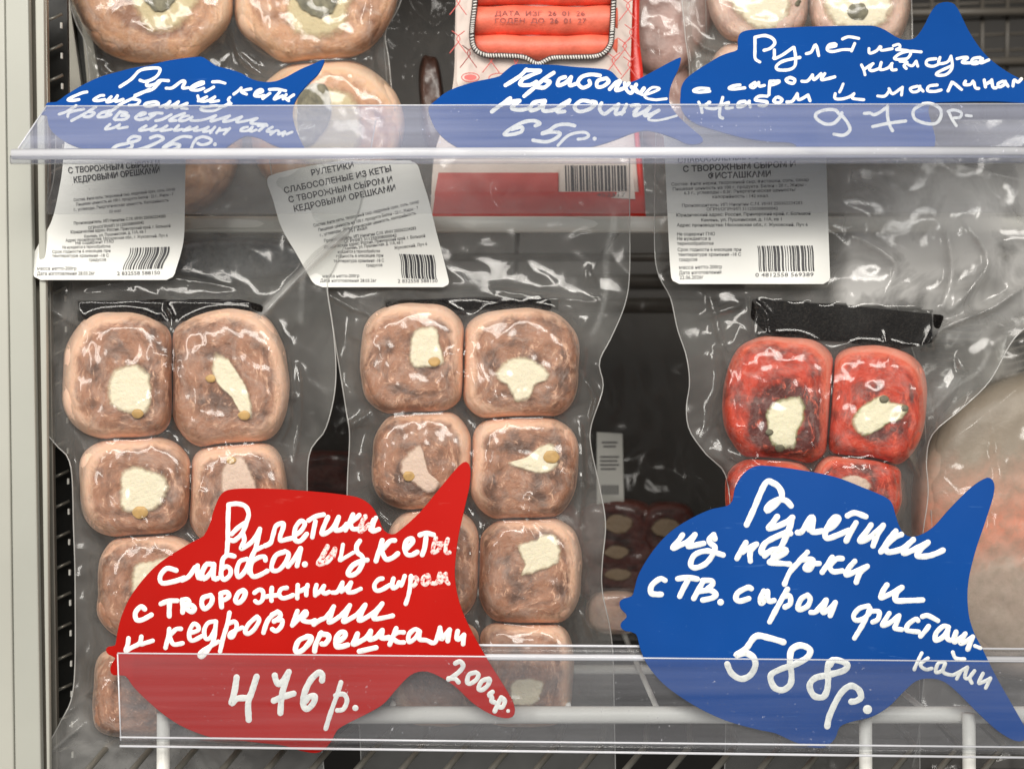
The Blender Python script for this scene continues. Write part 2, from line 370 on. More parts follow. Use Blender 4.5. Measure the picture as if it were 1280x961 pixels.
# ------------------------------------------------------------------ shelves
def X(px, y): return W(px, 0, y)[0]
def Z(py, y): return W(0, py, y)[2]
def wire_shelf(name, label, y, py, r, ydeep, x0, x1, step, hang=(), deck='wire'):
    root = empty(name, (0, y, Z(py, y)), label, 'wire shelf')
    z = Z(py, y)
    mb = MB(); mb.tube([(x0, y, z), (x1, y, z)], r, 16); mb.build('front_tube', M['wire'], root, True)
    for yy in (y + .10, ydeep):
        mb = MB(); mb.tube([(x0, yy, z - .004), (x1, yy, z - .004)], .0022, 10); mb.build('cross_wire', M[deck], root, True)
    x = x0 + step / 2
    while x < x1:
        mb = MB(); mb.tube([(x, y + r * .6, z + .0005), (x, ydeep, z + .0005)], .0012, 8); mb.build('deck_wire', M[deck], root, True); x += step
    for px in hang:
        mb = MB(); xx = X(px, y - .001); mb.tube([(xx, y - .0055, z + .002), (xx, y - .006, z - .03), (xx, y - .002, z - .06)], .0026, 10); mb.build('hanging_wire', M['wire'], root, True)
    return root
wire_shelf('upper_wire_shelf', 'white wire shelf with a thick front tube that carries the upper packs', .047, 281, .0036, .34, -.245, .42, .045, deck='wire_far')
wire_shelf('lower_wire_shelf', 'white wire shelf with thick front tube and drop wires behind the lower price holder', .0125, 893, .0034, .34, -.139, .42, .036, hang=(208, 1078, 1206))
low = empty('lower_deck', W(640, 961, .02), 'white slanting deck wires seen under the lower price holder', 'wire shelf')
for k in range(24):
    px = 90 + k * 56
    mb = MB(); mb.tube([W(px, 985, .0), W(px + 45, 932, .03), W(640 + (px + 60 - 640) * .93, 905, .07)], .0013, 8)
    mb.build('deck_wire', M['steel'], low, True)
grid = empty('back_wire_grid', W(1200, 60, .28), 'grey wire grid in the dark behind the upper right fish tag', 'wire grid')
for i in range(9):
    mb = MB(); mb.tube([W(1100 + i * 32, -40, .28), W(1108 + i * 30, 150, .28)], .0011, 6); mb.build('grid_wire', M['wire_far'], grid, True)
for i in range(9):
    mb = MB(); mb.tube([W(1080, -30 + i * 20, .282), W(1340, -40 + i * 20, .282)], .0009, 6); mb.build('grid_wire', M['wire_far'], grid, True)
for i in range(2):
    mb = MB(); mb.tube([W(1080, 18 + i * 62, .274), W(1340, 14 + i * 62, .274)], .0026, 8); mb.build('grid_bar', M['wire_far'], grid, True)
for k in range(2):
    pass

# ------------------------------------------------------------------ film sheets
def interp_edges(left, right, n):
    """left/right: lists of (x, y) by rising y -> arrays of xl, xr, y"""
    y0 = max(left[0][1], right[0][1]); y1 = min(left[-1][1], right[-1][1])
    L = np.array(cr(left, step=6)); R = np.array(cr(right, step=6))
    L = L[np.argsort(L[:, 1])]; R = R[np.argsort(R[:, 1])]
    ys = np.linspace(y0, y1, n)
    return np.interp(ys, L[:, 1], L[:, 0]), np.interp(ys, R[:, 1], R[:, 0]), ys
def rollh(px, py, r, infl=1.0):
    c, s = math.cos(r['rot']), math.sin(r['rot'])
    dx = (px - r['cx']) * c + (py - r['cy']) * s; dy = -(px - r['cx']) * s + (py - r['cy']) * c
    n = r['n']
    q = ((np.abs(dx) / (r['hx'] * infl)) ** n + (np.abs(dy) / (r['hy'] * infl)) ** n) ** (1 / n)
    return r['H'] * np.sqrt(np.clip(1 - np.clip(q, 0, 1) ** 8, 0, 1)) * (q < 1)
def crease_h(px, py, creases):
    out = np.zeros_like(px)
    for (pts, amp, wd) in creases:
        pts = cr(pts, step=12); best = np.full_like(px, 1e9); tt = np.zeros_like(px)
        m = len(pts) - 1
        for i in range(m):
            a, b = pts[i], pts[i + 1]; ab = b - a; L2 = float(ab @ ab) + 1e-9
            t = np.clip(((px - a[0]) * ab[0] + (py - a[1]) * ab[1]) / L2, 0, 1)
            d = np.hypot(px - a[0] - t * ab[0], py - a[1] - t * ab[1])
            k = d < best; best = np.where(k, d, best); tt = np.where(k, (i + t) / m, tt)
        env = np.clip(np.sin(np.clip(tt, 0, 1) * np.pi) * 1.6, 0, 1)
        out = out + amp * np.exp(-best / wd) * env
    return out
FILM = {}
def film(parent, left, right, y0, obst=(), rows=300, cols=200, wr=.0011, wscale=55, creases=(), mat='film', back='film_back', seed=1, extra=None, edge=True, relax=140, slant=0.0, milk=None):
    xl, xr, ys = interp_edges(left, right, rows)
    t = np.linspace(0, 1, cols)[None, :]
    PXX = xl[:, None] * (1 - t) + xr[:, None] * t; PYY = np.repeat(ys[:, None], cols, 1)
    ob = np.zeros_like(PXX)
    for r in obst: ob = np.maximum(ob, rollh(PXX, PYY, r, 1.03) + (rollh(PXX, PYY, r, 1.03) > 0) * .0007)
    ob0 = ob.copy()
    if extra is not None: ob = np.maximum(ob, extra(PXX, PYY))
    h = ob.copy()
    for _ in range(int(relax * 1.6)):
        hp = np.pad(h, 1, mode='edge'); av = .25 * (hp[:-2, 1:-1] + hp[2:, 1:-1] + hp[1:-1, :-2] + hp[1:-1, 2:])
        av[:, 0] = 0; av[:, -1] = 0
        h = np.maximum(ob, av * .992)
    free = np.clip((h - ob) / .002, 0, 1) * .55 + (ob <= 0) * .45
    em = np.minimum(np.minimum(t * cols, (1 - t) * cols) / 10, 1) * np.ones_like(h)
    wn = 1 - np.sqrt(fbm(PXX / wscale, PYY / wscale, seed, 2) ** 2 + .004) * 2
    wn2 = fbm(PXX / (wscale * .35), PYY / (wscale * .5), seed + 9, 3)
    rc_ = random.Random(seed * 7 + 1); auto = []
    if len(obst) > 3:
        for r in obst:
            for _ in range(4):           # short taut folds running off each roll
                a = rc_.uniform(0, 6.28); l1 = rc_.uniform(.72, .95); l2 = rc_.uniform(1.08, 1.6); b = a + rc_.uniform(-.35, .35)
                auto.append(([(r['cx'] + r['hx'] * l1 * math.cos(a), r['cy'] + r['hy'] * l1 * math.sin(a)), (r['cx'] + r['hx'] * math.cos((a + b) / 2 + .05), r['cy'] + r['hy'] * math.sin((a + b) / 2 + .05)), (r['cx'] + r['hx'] * l2 * math.cos(b), r['cy'] + r['hy'] * l2 * math.sin(b))], rc_.uniform(.0010, .0026), rc_.uniform(2, 4)))
            for _ in range(3):           # faint wrinkles across the faces
                a = rc_.uniform(0, 6.28); x_, y_ = r['cx'] + r['hx'] * .6 * math.cos(a), r['cy'] + r['hy'] * .6 * math.sin(a); L_ = rc_.uniform(15, 34); t_ = a + 1.57 + rc_.uniform(-.5, .5)
                auto.append(([(x_ - L_ * math.cos(t_), y_ - L_ * math.sin(t_)), (x_ + rc_.uniform(-4, 4), y_ + rc_.uniform(-4, 4)), (x_ + L_ * math.cos(t_), y_ + L_ * math.sin(t_))], rc_.uniform(.0003, .0006), 1.8))
    creases = list(creases) + auto
    h = h + (ob > 0) * .0004 + (ob0 > 0) * (.0012 + .0009 * pn(PXX / 30, PYY / 26, seed + 40) + .00025 * pn(PXX / 11, PYY / 13, seed + 41)) + (wn * wr + wn2 * wr * .10) * (.10 + .9 * free) + crease_h(PXX, PYY, creases)
    sag = .0025 * pn(PXX / 160, PYY / 160, seed + 3)
    yy = y0 + slant * (PYY - 500) * PX + sag * 0 - h
    k = PX * (D + yy) / D
    # keep the outline where the bag really is: scale with the sheet's own depth
    V = np.stack([(PXX - 640) * k, yy, (480.5 - PYY) * k], -1).reshape(-1, 3)
    idx = np.arange(rows * cols).reshape(rows, cols)
    F = np.stack([idx[:-1, :-1], idx[1:, :-1], idx[1:, 1:], idx[:-1, 1:]], -1).reshape(-1, 4)
    mk_attr = (.12 + .88 * np.clip(free * 1.4, 0, 1)) * np.where((ob > 0) & (ob0 <= 0), .3, 1.0) * (milk(PXX, PYY) if milk else 1.0)
    def mk(V, name, mat):
        me = bpy.data.meshes.new(name); me.vertices.add(len(V)); me.vertices.foreach_set('co', V.astype(np.float32).ravel())
        me.loops.add(F.size); me.loops.foreach_set('vertex_index', F.ravel().astype(np.int32))
        me.polygons.add(len(F)); me.polygons.foreach_set('loop_start', np.arange(0, F.size, 4, dtype=np.int32)); me.polygons.foreach_set('loop_total', np.full(len(F), 4, np.int32))
        me.update(); me.validate()
        return link(name, me, M[mat], parent, True)
    setattrs(mk(V, 'front_film', mat), milky=mk_attr.ravel())
    if back:
        # back sheet, coarse
        rs = slice(None, None, 5); xl2, xr2, ys2 = xl[rs], xr[rs], ys[rs]; c2 = 20; t2 = np.linspace(0, 1, c2)[None, :]
        A = xl2[:, None] * (1 - t2) + xr2[:, None] * t2; B = np.repeat(ys2[:, None], c2, 1)
        prof = np.sin(np.clip(t2, 0, 1) * np.pi) ** .5 * .012
        yb = y0 + .0012 + slant * (B - 500) * PX + prof * np.ones_like(A) + .0012 * pn(A / 60, B / 60, seed + 5); kb = PX * (D + yb) / D
        Vb = np.stack([(A - 640) * kb, yb, (480.5 - B) * kb], -1).reshape(-1, 3)
        ix = np.arange(A.size).reshape(A.shape); Fb = np.stack([ix[:-1, :-1], ix[1:, :-1], ix[1:, 1:], ix[:-1, 1:]], -1).reshape(-1, 4)
        bf = mesh('back_film', Vb.tolist(), Fb.tolist(), M[back], parent, True); setattrs(bf, milky=np.ones(len(Vb)))
    if edge:
        for j in (0, cols - 1):
            pts = V.reshape(rows, cols, 3)[::3, j]
            mb = MB(); mb.tube(pts.tolist(), .00028, 5); se = mb.build('sealed_edge_highlight', M['edge'], parent, True); setattrs(se, milky=np.ones(len(se.data.vertices)))
    FILM[parent.name] = (PXX, PYY, yy)
    return PXX, PYY, yy
def film_y(fl, px, py):
    PXX, PYY, yy = fl; r = int(np.clip(np.searchsorted(PYY[:, 0], py), 0, PYY.shape[0] - 1))
    return float(np.interp(px, PXX[r], yy[r]))

# ------------------------------------------------------------------ rolls and fillings
def R(cx, cy, hx, hy, H=.014, n=2.7, rot=0.0): return dict(cx=cx, cy=cy, hx=hx, hy=hy, H=H, n=n, rot=rot)
def setattrs(o, **kw):
    for k, v in kw.items():
        a = o.data.attributes.new(k, 'FLOAT', 'POINT'); a.data.foreach_set('value', np.asarray(v, np.float32))
def roll(parent, r, y0, mat, seed, fill=None, fmat='cheese', nuts=(), nutmat='nut', name='fish_roll', core=None, label=None, back=.012, filllift=.0010, near=(), ring=0):
    NR, NS = 30, 84
    cx, cy = r['cx'], r['cy']
    fc = (np.mean([p[0] for p in fill]), np.mean([p[1] for p in fill])) if fill else (cx, cy)
    V = []; rr = []; dk = []; pc = []; ps = []; n = r['n']; c, s = math.cos(r['rot']), math.sin(r['rot'])
    ths = [2 * math.pi * i / NS for i in range(NS)]
    def raw(q, th, e=1.0):
        ct, st = math.cos(th), math.sin(th)
        k = (abs(ct) ** n + abs(st) ** n) ** (-1 / n) * e
        lx, ly = r['hx'] * k * ct * q, r['hy'] * k * st * q
        return cx + lx * c - ly * s, cy + lx * s + ly * c
    def qof(o_, x, y):
        cc, ss = math.cos(o_['rot']), math.sin(o_['rot']); dx = (x - o_['cx']) * cc + (y - o_['cy']) * ss; dy = -(x - o_['cx']) * ss + (y - o_['cy']) * cc
        return ((abs(dx) / o_['hx']) ** o_['n'] + (abs(dy) / o_['hy']) ** o_['n']) ** (1 / o_['n'])
    ee = []
    for th in ths:                       # neighbours press flat faces into each other
        e = 1.055 + .05 * float(pn(math.cos(th) * 1.6 + seed, math.sin(th) * 1.6 + 3, seed + 31)) + .018 * float(pn(math.cos(th) * 4 + seed, math.sin(th) * 4, seed + 33))
        while e > .7:
            x, y = raw(1, th, e)
            if all(qof(o_, x, y) >= e + .012 for o_ in near): break
            e -= .008
        ee.append(e)
    for _ in range(2): ee = [(ee[i - 1] + 2 * ee[i] + ee[(i + 1) % NS]) / 4 for i in range(NS)]
    th0 = -1.57 + 1.5 * math.sin(seed * 2.4)
    def pt(q, th):
        ct, st = math.cos(th), math.sin(th)
        k = (abs(ct) ** n + abs(st) ** n) ** (-1 / n) * ee[int(round(th / (2 * math.pi) * NS)) % NS]
        lx, ly = r['hx'] * k * ct * q, r['hy'] * k * st * q
        return cx + lx * c - ly * s, cy + lx * s + ly * c
    fcx, fcy = fc[0] - cx, fc[1] - cy
    for j in range(NR + 1):
        q = (j / NR) ** .8
        for i in range(NS):
            th = 2 * math.pi * i / NS
            px, py = pt(q, th)
            h = r['H'] * math.sqrt(max(0, 1 - min(q, 1) ** 12))
            h += .0010 * float(pn(px / 22, py / 22, seed + 2)) * (1 - q ** 4) - .0012 * max(0, q - .55) * (1 + math.cos(th - th0))
            V.append(W(px, py, y0 - h))
            # rings wrap around the filling, so the muscle pattern is centred on it
            dx, dy = px - (cx + fcx * (1 - q)), py - (cy + fcy * (1 - q))
            rr.append(min(q * (.97 + .17 * math.cos(th - th0) * q), .985) if q < .985 else .97)
            pc.append(math.cos(th)); ps.append(math.sin(th))
            fd = math.hypot(px - fc[0], py - fc[1]) / r['hx']; sd = 1.5 * math.exp(-((fd - .40) / .11) ** 2) * max(0, math.cos(th - th0 - 2.2)) ** 2  # sd: painted shadow crescent on one side of the filling
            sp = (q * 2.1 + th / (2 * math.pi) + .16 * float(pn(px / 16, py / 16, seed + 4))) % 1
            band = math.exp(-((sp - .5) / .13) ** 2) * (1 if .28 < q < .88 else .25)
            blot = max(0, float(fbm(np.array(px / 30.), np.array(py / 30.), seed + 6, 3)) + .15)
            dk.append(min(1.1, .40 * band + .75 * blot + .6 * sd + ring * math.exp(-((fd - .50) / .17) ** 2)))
    for dq, dyy in ((1.0, back * .4), (.97, back * .8), (.86, back)):
        for i in range(NS):
            px, py = pt(dq, 2 * math.pi * i / NS); V.append(W(px, py, y0 + dyy)); rr.append(1.); dk.append(0.); pc.append(0.); ps.append(0.)
    F = []
    TR = NR + 3
    for j in range(TR):
        for i in range(NS):
            a = j * NS + i; b = j * NS + (i + 1) % NS; F.append((a, a + NS, b + NS, b))
    F.append(tuple(TR * NS + i for i in range(NS))[::-1])
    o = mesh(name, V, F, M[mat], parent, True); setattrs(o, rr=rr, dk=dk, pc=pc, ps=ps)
    if label: o['label'] = label
    def patch(poly, nm, mt, lift, par, dome=.00015, rough=.06):
        pts = np.array(cr(poly, closed=True, step=3)); m = len(pts); cen = pts.mean(0)
        rad = 1 + rough * (.7 * pn(np.arange(m) * .45, np.full(m, .3), seed + 20) + .6 * pn(np.arange(m) * 1.3, np.full(m, .7), seed + 21)) ; pts = cen + (pts - cen) * rad[:, None]
        vv = []; ra = []
        rings = (.55, .72, .86, 1.0, 1.1)
        for q in rings:
            for p in pts:
                P = cen + (p - cen) * q
                h = float(rollh(np.array(P[0]), np.array(P[1]), r)) + lift + dome * (1 - q ** 4) - (.0022 * 0) + .0003 * float(pn(P[0] / 7, P[1] / 7, seed + 8))
                vv.append(W(P[0], P[1], y0 - h)); ra.append(q)
        ff = [(j * m + i, (j + 1) * m + i, (j + 1) * m + (i + 1) % m, j * m + (i + 1) % m) for j in range(len(rings) - 1) for i in range(m)]
        ff.append(tuple(range(m)))
        q = mesh(nm, vv, ff, M[mt], par, True); setattrs(q, rr=ra); return q
    if fill: patch(fill, 'cheese_filling', fmat, filllift, o)
    if core: patch(core, 'green_core', 'spinach', filllift + .0012, o, .0004)
    for (nx, ny, nr) in nuts:
        nr = nr * 1.15; patch([(nx + nr * math.cos(a), ny + nr * .8 * math.sin(a)) for a in np.linspace(0, 2 * math.pi, 7)[:-1]], 'pine_nut' if nutmat == 'nut' else 'olive_piece', nutmat, filllift + .0005, o, .0003, .12)
    return o
def cp(s, ox, oy, sc):   # "x,y x,y" in crop pixels -> photograph pixels
    return [(ox + float(a.split(',')[0]) / sc, oy + float(a.split(',')[1]) / sc) for a in s.split()]
def pad(parent, quad, y0, th=.004):
    """black absorbent pad: rounded slab"""
    q_ = [np.array(p, float) for p in quad]; pts = []
    for i in range(len(q_)):             # straight sides, small round corners
        a, b, c_ = q_[i - 1], q_[i], q_[(i + 1) % len(q_)]; ra = min(5, np.linalg.norm(a - b) * .3, np.linalg.norm(c_ - b) * .3)
        p1 = b + (a - b) / np.linalg.norm(a - b) * ra; p2 = b + (c_ - b) / np.linalg.norm(c_ - b) * ra
        pts += [p1, (p1 + p2 + 2 * b) / 4, p2]
    m = len(pts); cen = np.mean(pts, 0); vv = []
    for q, y in ((1.0, y0 + .002), (1.0, y0 - th * .5), (.97, y0 - th * .9), (.90, y0 - th), (.5, y0 - th * 1.05), (.01, y0 - th * 1.05)):
        for p in pts:
            # inset the same distance everywhere, rather than scaling a long shape
            d = p - cen; ln = np.linalg.norm(d); P = cen + d * (1 - (1 - q) * (12 / max(ln, 12)) if q > .6 else q)
            vv.append(W(P[0], P[1], y))
    ff = [(j * m + i, (j + 1) * m + i, (j + 1) * m + (i + 1) % m, j * m + (i + 1) % m) for j in range(5) for i in range(m)]
    ff.append(tuple(range(m)))
    vv = vv
    return mesh('absorbent_pad', vv, ff, M['pad'], parent, True)

# ------------------------------------------------------------------ printed labels
def text_mesh(body, bold=0.0):
    cu = bpy.data.curves.new('t', 'FONT'); cu.body = body; cu.size = 1; cu.resolution_u = 2; cu.offset = bold
    ob = bpy.data.objects.new('t', cu); COL.objects.link(ob)
    dg = bpy.context.evaluated_depsgraph_get(); me = ob.evaluated_get(dg).to_mesh()
    v = [(q.co.x, q.co.y) for q in me.vertices]; f = [tuple(p.vertices) for p in me.polygons]
    ob.evaluated_get(dg).to_mesh_clear(); bpy.data.objects.remove(ob); bpy.data.curves.remove(cu)
    return np.array(v), f
def label_sheet(parent, left, right, yfun, lines, bars, label=None):
    xl, xr, ys = interp_edges(left, right, 50); c = 40; V = []
    rc = 9.0
    for j, y in enumerate(ys):
        for i in range(c):
            t = i / (c - 1); a, b = xl[j], xr[j]
            e = min(ys[-1] - y, y - ys[0])                     # rounded corners
            ins = rc - math.sqrt(max(0, rc * rc - (rc - e) ** 2)) if e < rc else 0
            px = (a + ins) * (1 - t) + (b - ins) * t
            V.append(W(px, y, yfun(px, y)))
    F = [(j * c + i, (j + 1) * c + i, (j + 1) * c + i + 1, j * c + i + 1) for j in range(49) for i in range(c - 1)]
    sh = mesh('paper_label', V, F, M['paper'], parent, True)
    if label: sh['label'] = label
    for big in (True, False):
        VV = []; FF = []
        for (x0, y0, x1, y1, hgt, s) in lines:
            if (hgt > 6) != big: continue
            v, f = text_mesh(s, .022 if big else .006)
            if len(v) == 0: continue
            wd = v[:, 0].max(); d = np.array([x1 - x0, y1 - y0]); L = np.linalg.norm(d); d = d / L; nrm = np.array([d[1], -d[0]])
            n0 = len(VV)
            for (a, b) in v:
                P = np.array([x0, y0]) + d * (a / wd * L) + nrm * (b * hgt / .73)
                VV.append(W(P[0], P[1], yfun(P[0], P[1]) - .00022))
            FF += [tuple(i + n0 for i in q) for q in f]
        if VV: mesh('printed_heading' if big else 'small_print', VV, FF, M['print' if big else 'print_grey'], sh)
    rnd = random.Random(len(lines)); x0, y0, x1, y1, h, shear, wav = bars; mb = MB(); x = 0
    d = np.array([x1 - x0, y1 - y0]); Lw = np.linalg.norm(d); d /= Lw; dn = np.array([-d[1], d[0]])
    while x < Lw - 1:
        bw = rnd.choice((1.0, 1.0, 1.8, 2.6, 3.4)); n0 = []
        for k in range(9):
            t = k / 8
            o = np.array([x0, y0]) + dn * (h * t) + d * (shear * t + wav * math.sin(t * 5.5))
            for xx in (x, min(x + bw, Lw)):
                P = o + d * xx; n0.append(W(P[0], P[1], yfun(P[0], P[1]) - .00022))
        mb.add(n0, [(2 * k, 2 * k + 2, 2 * k + 3, 2 * k + 1) for k in range(8)]); x += bw + rnd.choice((1.0, 1.3, 2.0))
    mb.build('barcode', M['print'], sh)
    return sh
# ------------------------------------------------------------------ lower left pack (bag A)
YA = .031
bagA = empty('vacuum_pack', W(230, 930, YA), 'clear vacuum pack of tan fish rolls at far left, partly behind the red fish tag', 'vacuum pack', 'vacuum packed salted fish rolls')
A = '0,340 '
def q(s): return cp(s, 0, 340, 2.909)
def qb(s): return cp(s, 400, 340, 2.909)
def qc(s): return cp(s, 740, 340, 2.3704)
RA = [R(152, 471, 69, 78, rot=.05), R(283, 474, 73, 83, rot=-.1), R(171, 608, 69, 61), R(297, 617, 61, 64), R(190, 735, 66, 66), R(310, 745, 62, 64), R(168, 866, 49, 52, n=4.5), R(290, 870, 62, 58)]
fa = film(bagA, [(70, 150), (66, 230), (42, 300), (40, 367), (44, 428), (41, 470), (52, 529), (69, 555), (88, 580), (92, 660), (94, 740), (92, 858), (74, 905), (40, 965), (30, 1000)],
     [(470, 150), (452, 250), (440, 284), (418, 335), (409, 357), (418, 426), (419, 484), (407, 536), (388, 563), (384, 610), (388, 700), (395, 800), (400, 900), (408, 1000)], YA, RA,
     creases=[([(42, 375), (85, 400), (105, 412)], .0035, 5), ([(440, 285), (385, 335), (325, 398)], .004, 4), ([(315, 400), (350, 440), (362, 520), (345, 560)], .002, 3), ([(100, 362), (200, 348), (300, 362)], .0025, 6),
              ([(60, 910), (110, 870), (140, 850)], .003, 8), ([(50, 950), (110, 900)], .004, 6), ([(213, 405), (208, 470), (218, 520)], .0012, 3), ([(365, 590), (375, 520), (372, 450)], .002, 5), ([(205, 380), (215, 395), (213, 420)], .002, 3), ([(90, 560), (100, 620)], .002, 4)], seed=3,
     extra=lambda x, y: .006 * (np.abs(x - 205) < 108) * (np.abs(y - 388) < 13),
     milk=lambda x, y: 1 + 2.5 * np.clip((y - 850) / 60, 0, 1) + 6 * np.exp(-((x - 380 + (y - 340) * 1.05) / 7) ** 2) * (y > 285) * (y < 400) + .8 * np.clip((110 - x) / 40, 0, 1))
CH = [dict(fill=q('430,340 500,330 545,370 555,440 545,510 500,522 440,510 395,480 385,430 400,370'), nuts=[(172, 517, 6)]),
      dict(fill=q('775,300 820,300 850,340 895,410 920,490 920,535 880,522 840,460 790,410 765,360'), nuts=[(263, 473, 5), (305, 519, 6)]),
      dict(fill=q('480,700 530,710 590,730 620,770 600,830 560,870 500,880 440,870 430,800 440,720'), nuts=[(175, 640, 8)]),
      dict(fill=q('830,670 880,660 910,710 930,760 935,810 860,830 805,810 800,730'), nuts=[(289, 575, 5)], fmat='cheese_pink'),
      dict(fill=cp('400,350 470,330 520,325 540,400 420,430 390,430', 0, 560, 2.3975)), dict(fill=[(290, 720), (330, 725), (325, 770), (295, 765)]), dict(), dict(fill=[(270, 850), (310, 850), (300, 890), (270, 885)])]
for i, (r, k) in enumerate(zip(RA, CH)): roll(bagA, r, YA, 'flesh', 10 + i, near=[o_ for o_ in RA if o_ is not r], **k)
pad(bagA, [(98, 378), (200, 374), (300, 374), (330, 382), (326, 398), (210, 402), (104, 400)], YA - .0015)
lab = label_sheet(bagA, [(82, 160), (78.6, 204), (75, 231), (65, 275), (49.5, 303), (41, 321), (40.6, 337), (42, 350)], [(233, 160), (232, 204), (231, 260), (230, 296), (226, 317), (219, 340), (217, 350)],
    lambda x, y: YA - .0075 + .0022 * math.sin((x + y * .5) / 52) + .0012 * math.sin(y / 21),
    [(85, 217, 200, 208, 7.6, 'С ТВОРОЖНЫМ СЫРОМ И'), (92, 229, 200, 216, 7.6, 'КЕДРОВЫМИ ОРЕШКАМИ'),
     (92, 252, 219, 238, 3.8, 'Состав: филе кеты, творожный сыр, кедровый орех, соль, сахар'), (95, 257.5, 217, 244.5, 3.8, 'Пищевая ценность на 100 г. продукта Белки - 22 г., Жиры - 7'),
     (92, 264, 211, 252, 3.8, 'г., углеводы. Энергетическая ценность. Калорийность'), (136, 266.5, 151, 265, 3.8, '151 ккал'),
     (92, 281, 207, 272, 3.8, 'Производитель: ИП Никитин С.М. ИНН 250362234283'), (110, 287, 180, 280, 3.8, 'ОГРН/ОГРНИП 311250308000042'), (88, 292, 213, 284, 3.8, 'Юридический адрес: Россия, Приморский край, г. Большой'),
     (105, 297.5, 182, 291, 3.8, 'Камень, ул. Пушкинская, д. 11А, кв 1'), (82, 302.5, 209.6, 296, 3.8, 'Адрес производства: Московская обл., г. Жуковский, Луч 6'), (94, 305.8, 142, 303.5, 3.8, 'Не содержит ГМО'),
     (77.8, 311, 138, 309.5, 3.8, 'Не нуждается в термообработке'), (65, 316.5, 138, 315, 3.8, 'Срок годности 6 месяцев при'), (65, 321.5, 136, 321, 3.8, 'температуре хранения -18 С'), (111, 326.5, 132.6, 326, 3.8, 'градусов'),
     (46, 337.5, 95.5, 337.5, 4.4, 'масса нетто-200гр'), (46, 344, 118.5, 343.5, 4.4, 'Дата изготовления 28.03.26г'), (146, 344, 200, 343, 4.6, '2 832558 588150')],
    (162.7, 310, 212, 308.5, 27, -9, 1.5))

# ------------------------------------------------------------------ middle pack (bag B)
YB = .036
bagB = empty('vacuum_pack', W(600, 930, YB), 'clear vacuum pack of tan fish rolls in the middle, white label tilted at its top', 'vacuum pack', 'vacuum packed salted fish rolls')
RB = [R(518, 450, 65, 68, rot=.04), R(648, 456, 72, 69, rot=-.05), R(529, 576, 61, 62), R(653, 584, 65, 66, rot=.03), R(543, 703, 56, 68), R(661, 713, 63, 67), R(548, 840, 58, 64), R(655, 842, 60, 63, n=3.6)]
fb = film(bagB, [(335, 188), (345, 240), (372, 300), (405, 352), (421, 440), (433, 515), (437, 546), (434, 615), (436, 700), (440, 800), (450, 920), (452, 1000)],
     [(787, 188), (787, 250), (787, 340), (781, 381), (764, 422), (749, 453), (754, 484), (739, 532), (739, 560), (751, 615), (757, 656), (753, 702), (753, 739), (765, 802), (768, 900), (770, 1000)], YB, RB,
     creases=[([(405, 365), (440, 385), (470, 395)], .003, 4), ([(610, 362), (690, 372), (760, 380)], .003, 4), ([(728, 470), (745, 500), (735, 530)], .003, 4), ([(434, 535), (465, 515)], .003, 4), ([(700, 395), (722, 440), (730, 470)], .0025, 4),
              ([(618, 225), (628, 255), (650, 232)], .003, 4), ([(725, 520), (728, 600), (722, 660)], .0025, 4), ([(588, 520), (590, 600), (592, 650)], .001, 3), ([(725, 760), (745, 800)], .004, 5), ([(735, 330), (745, 370), (762, 380)], .002, 4), ([(470, 640), (490, 660)], .003, 3), ([(480, 380), (582, 395)], .0015, 4)], seed=8,
     extra=lambda x, y: .005 * (np.abs(x - 590) < 108) * (np.abs(y - 381) < 7))
CB = [dict(fill=qb('345,205 420,195 440,260 455,330 400,350 330,345 325,260'), nuts=[(543, 452, 6)]),
      dict(fill=qb('670,320 750,305 830,350 835,390 790,410 760,465 710,475 680,420 630,375')),
      dict(fill=qb('330,640 365,620 385,680 400,730 440,770 400,810 340,770 290,730 295,680'), nuts=[(511, 595, 6)], fmat='cheese_pink'),
      dict(fill=qb('680,695 750,670 800,630 850,620 870,660 865,710 810,735 740,720'), nuts=[(689, 571, 8)]),
      dict(), dict(fill=cp('830,285 890,270 900,255 950,260 965,310 955,345 900,370 840,385 850,350 835,320', 300, 560, 2.396)), dict(), dict(fill=[(640, 850), (680, 850), (670, 880), (640, 880)])]
for i, (r, k) in enumerate(zip(RB, CB)): roll(bagB, r, YB, 'flesh', 30 + i, near=[o_ for o_ in RB if o_ is not r], **k)
pad(bagB, [(482, 377), (590, 371), (688, 373), (690, 388), (590, 394), (484, 392)], YB - .0005, .003)
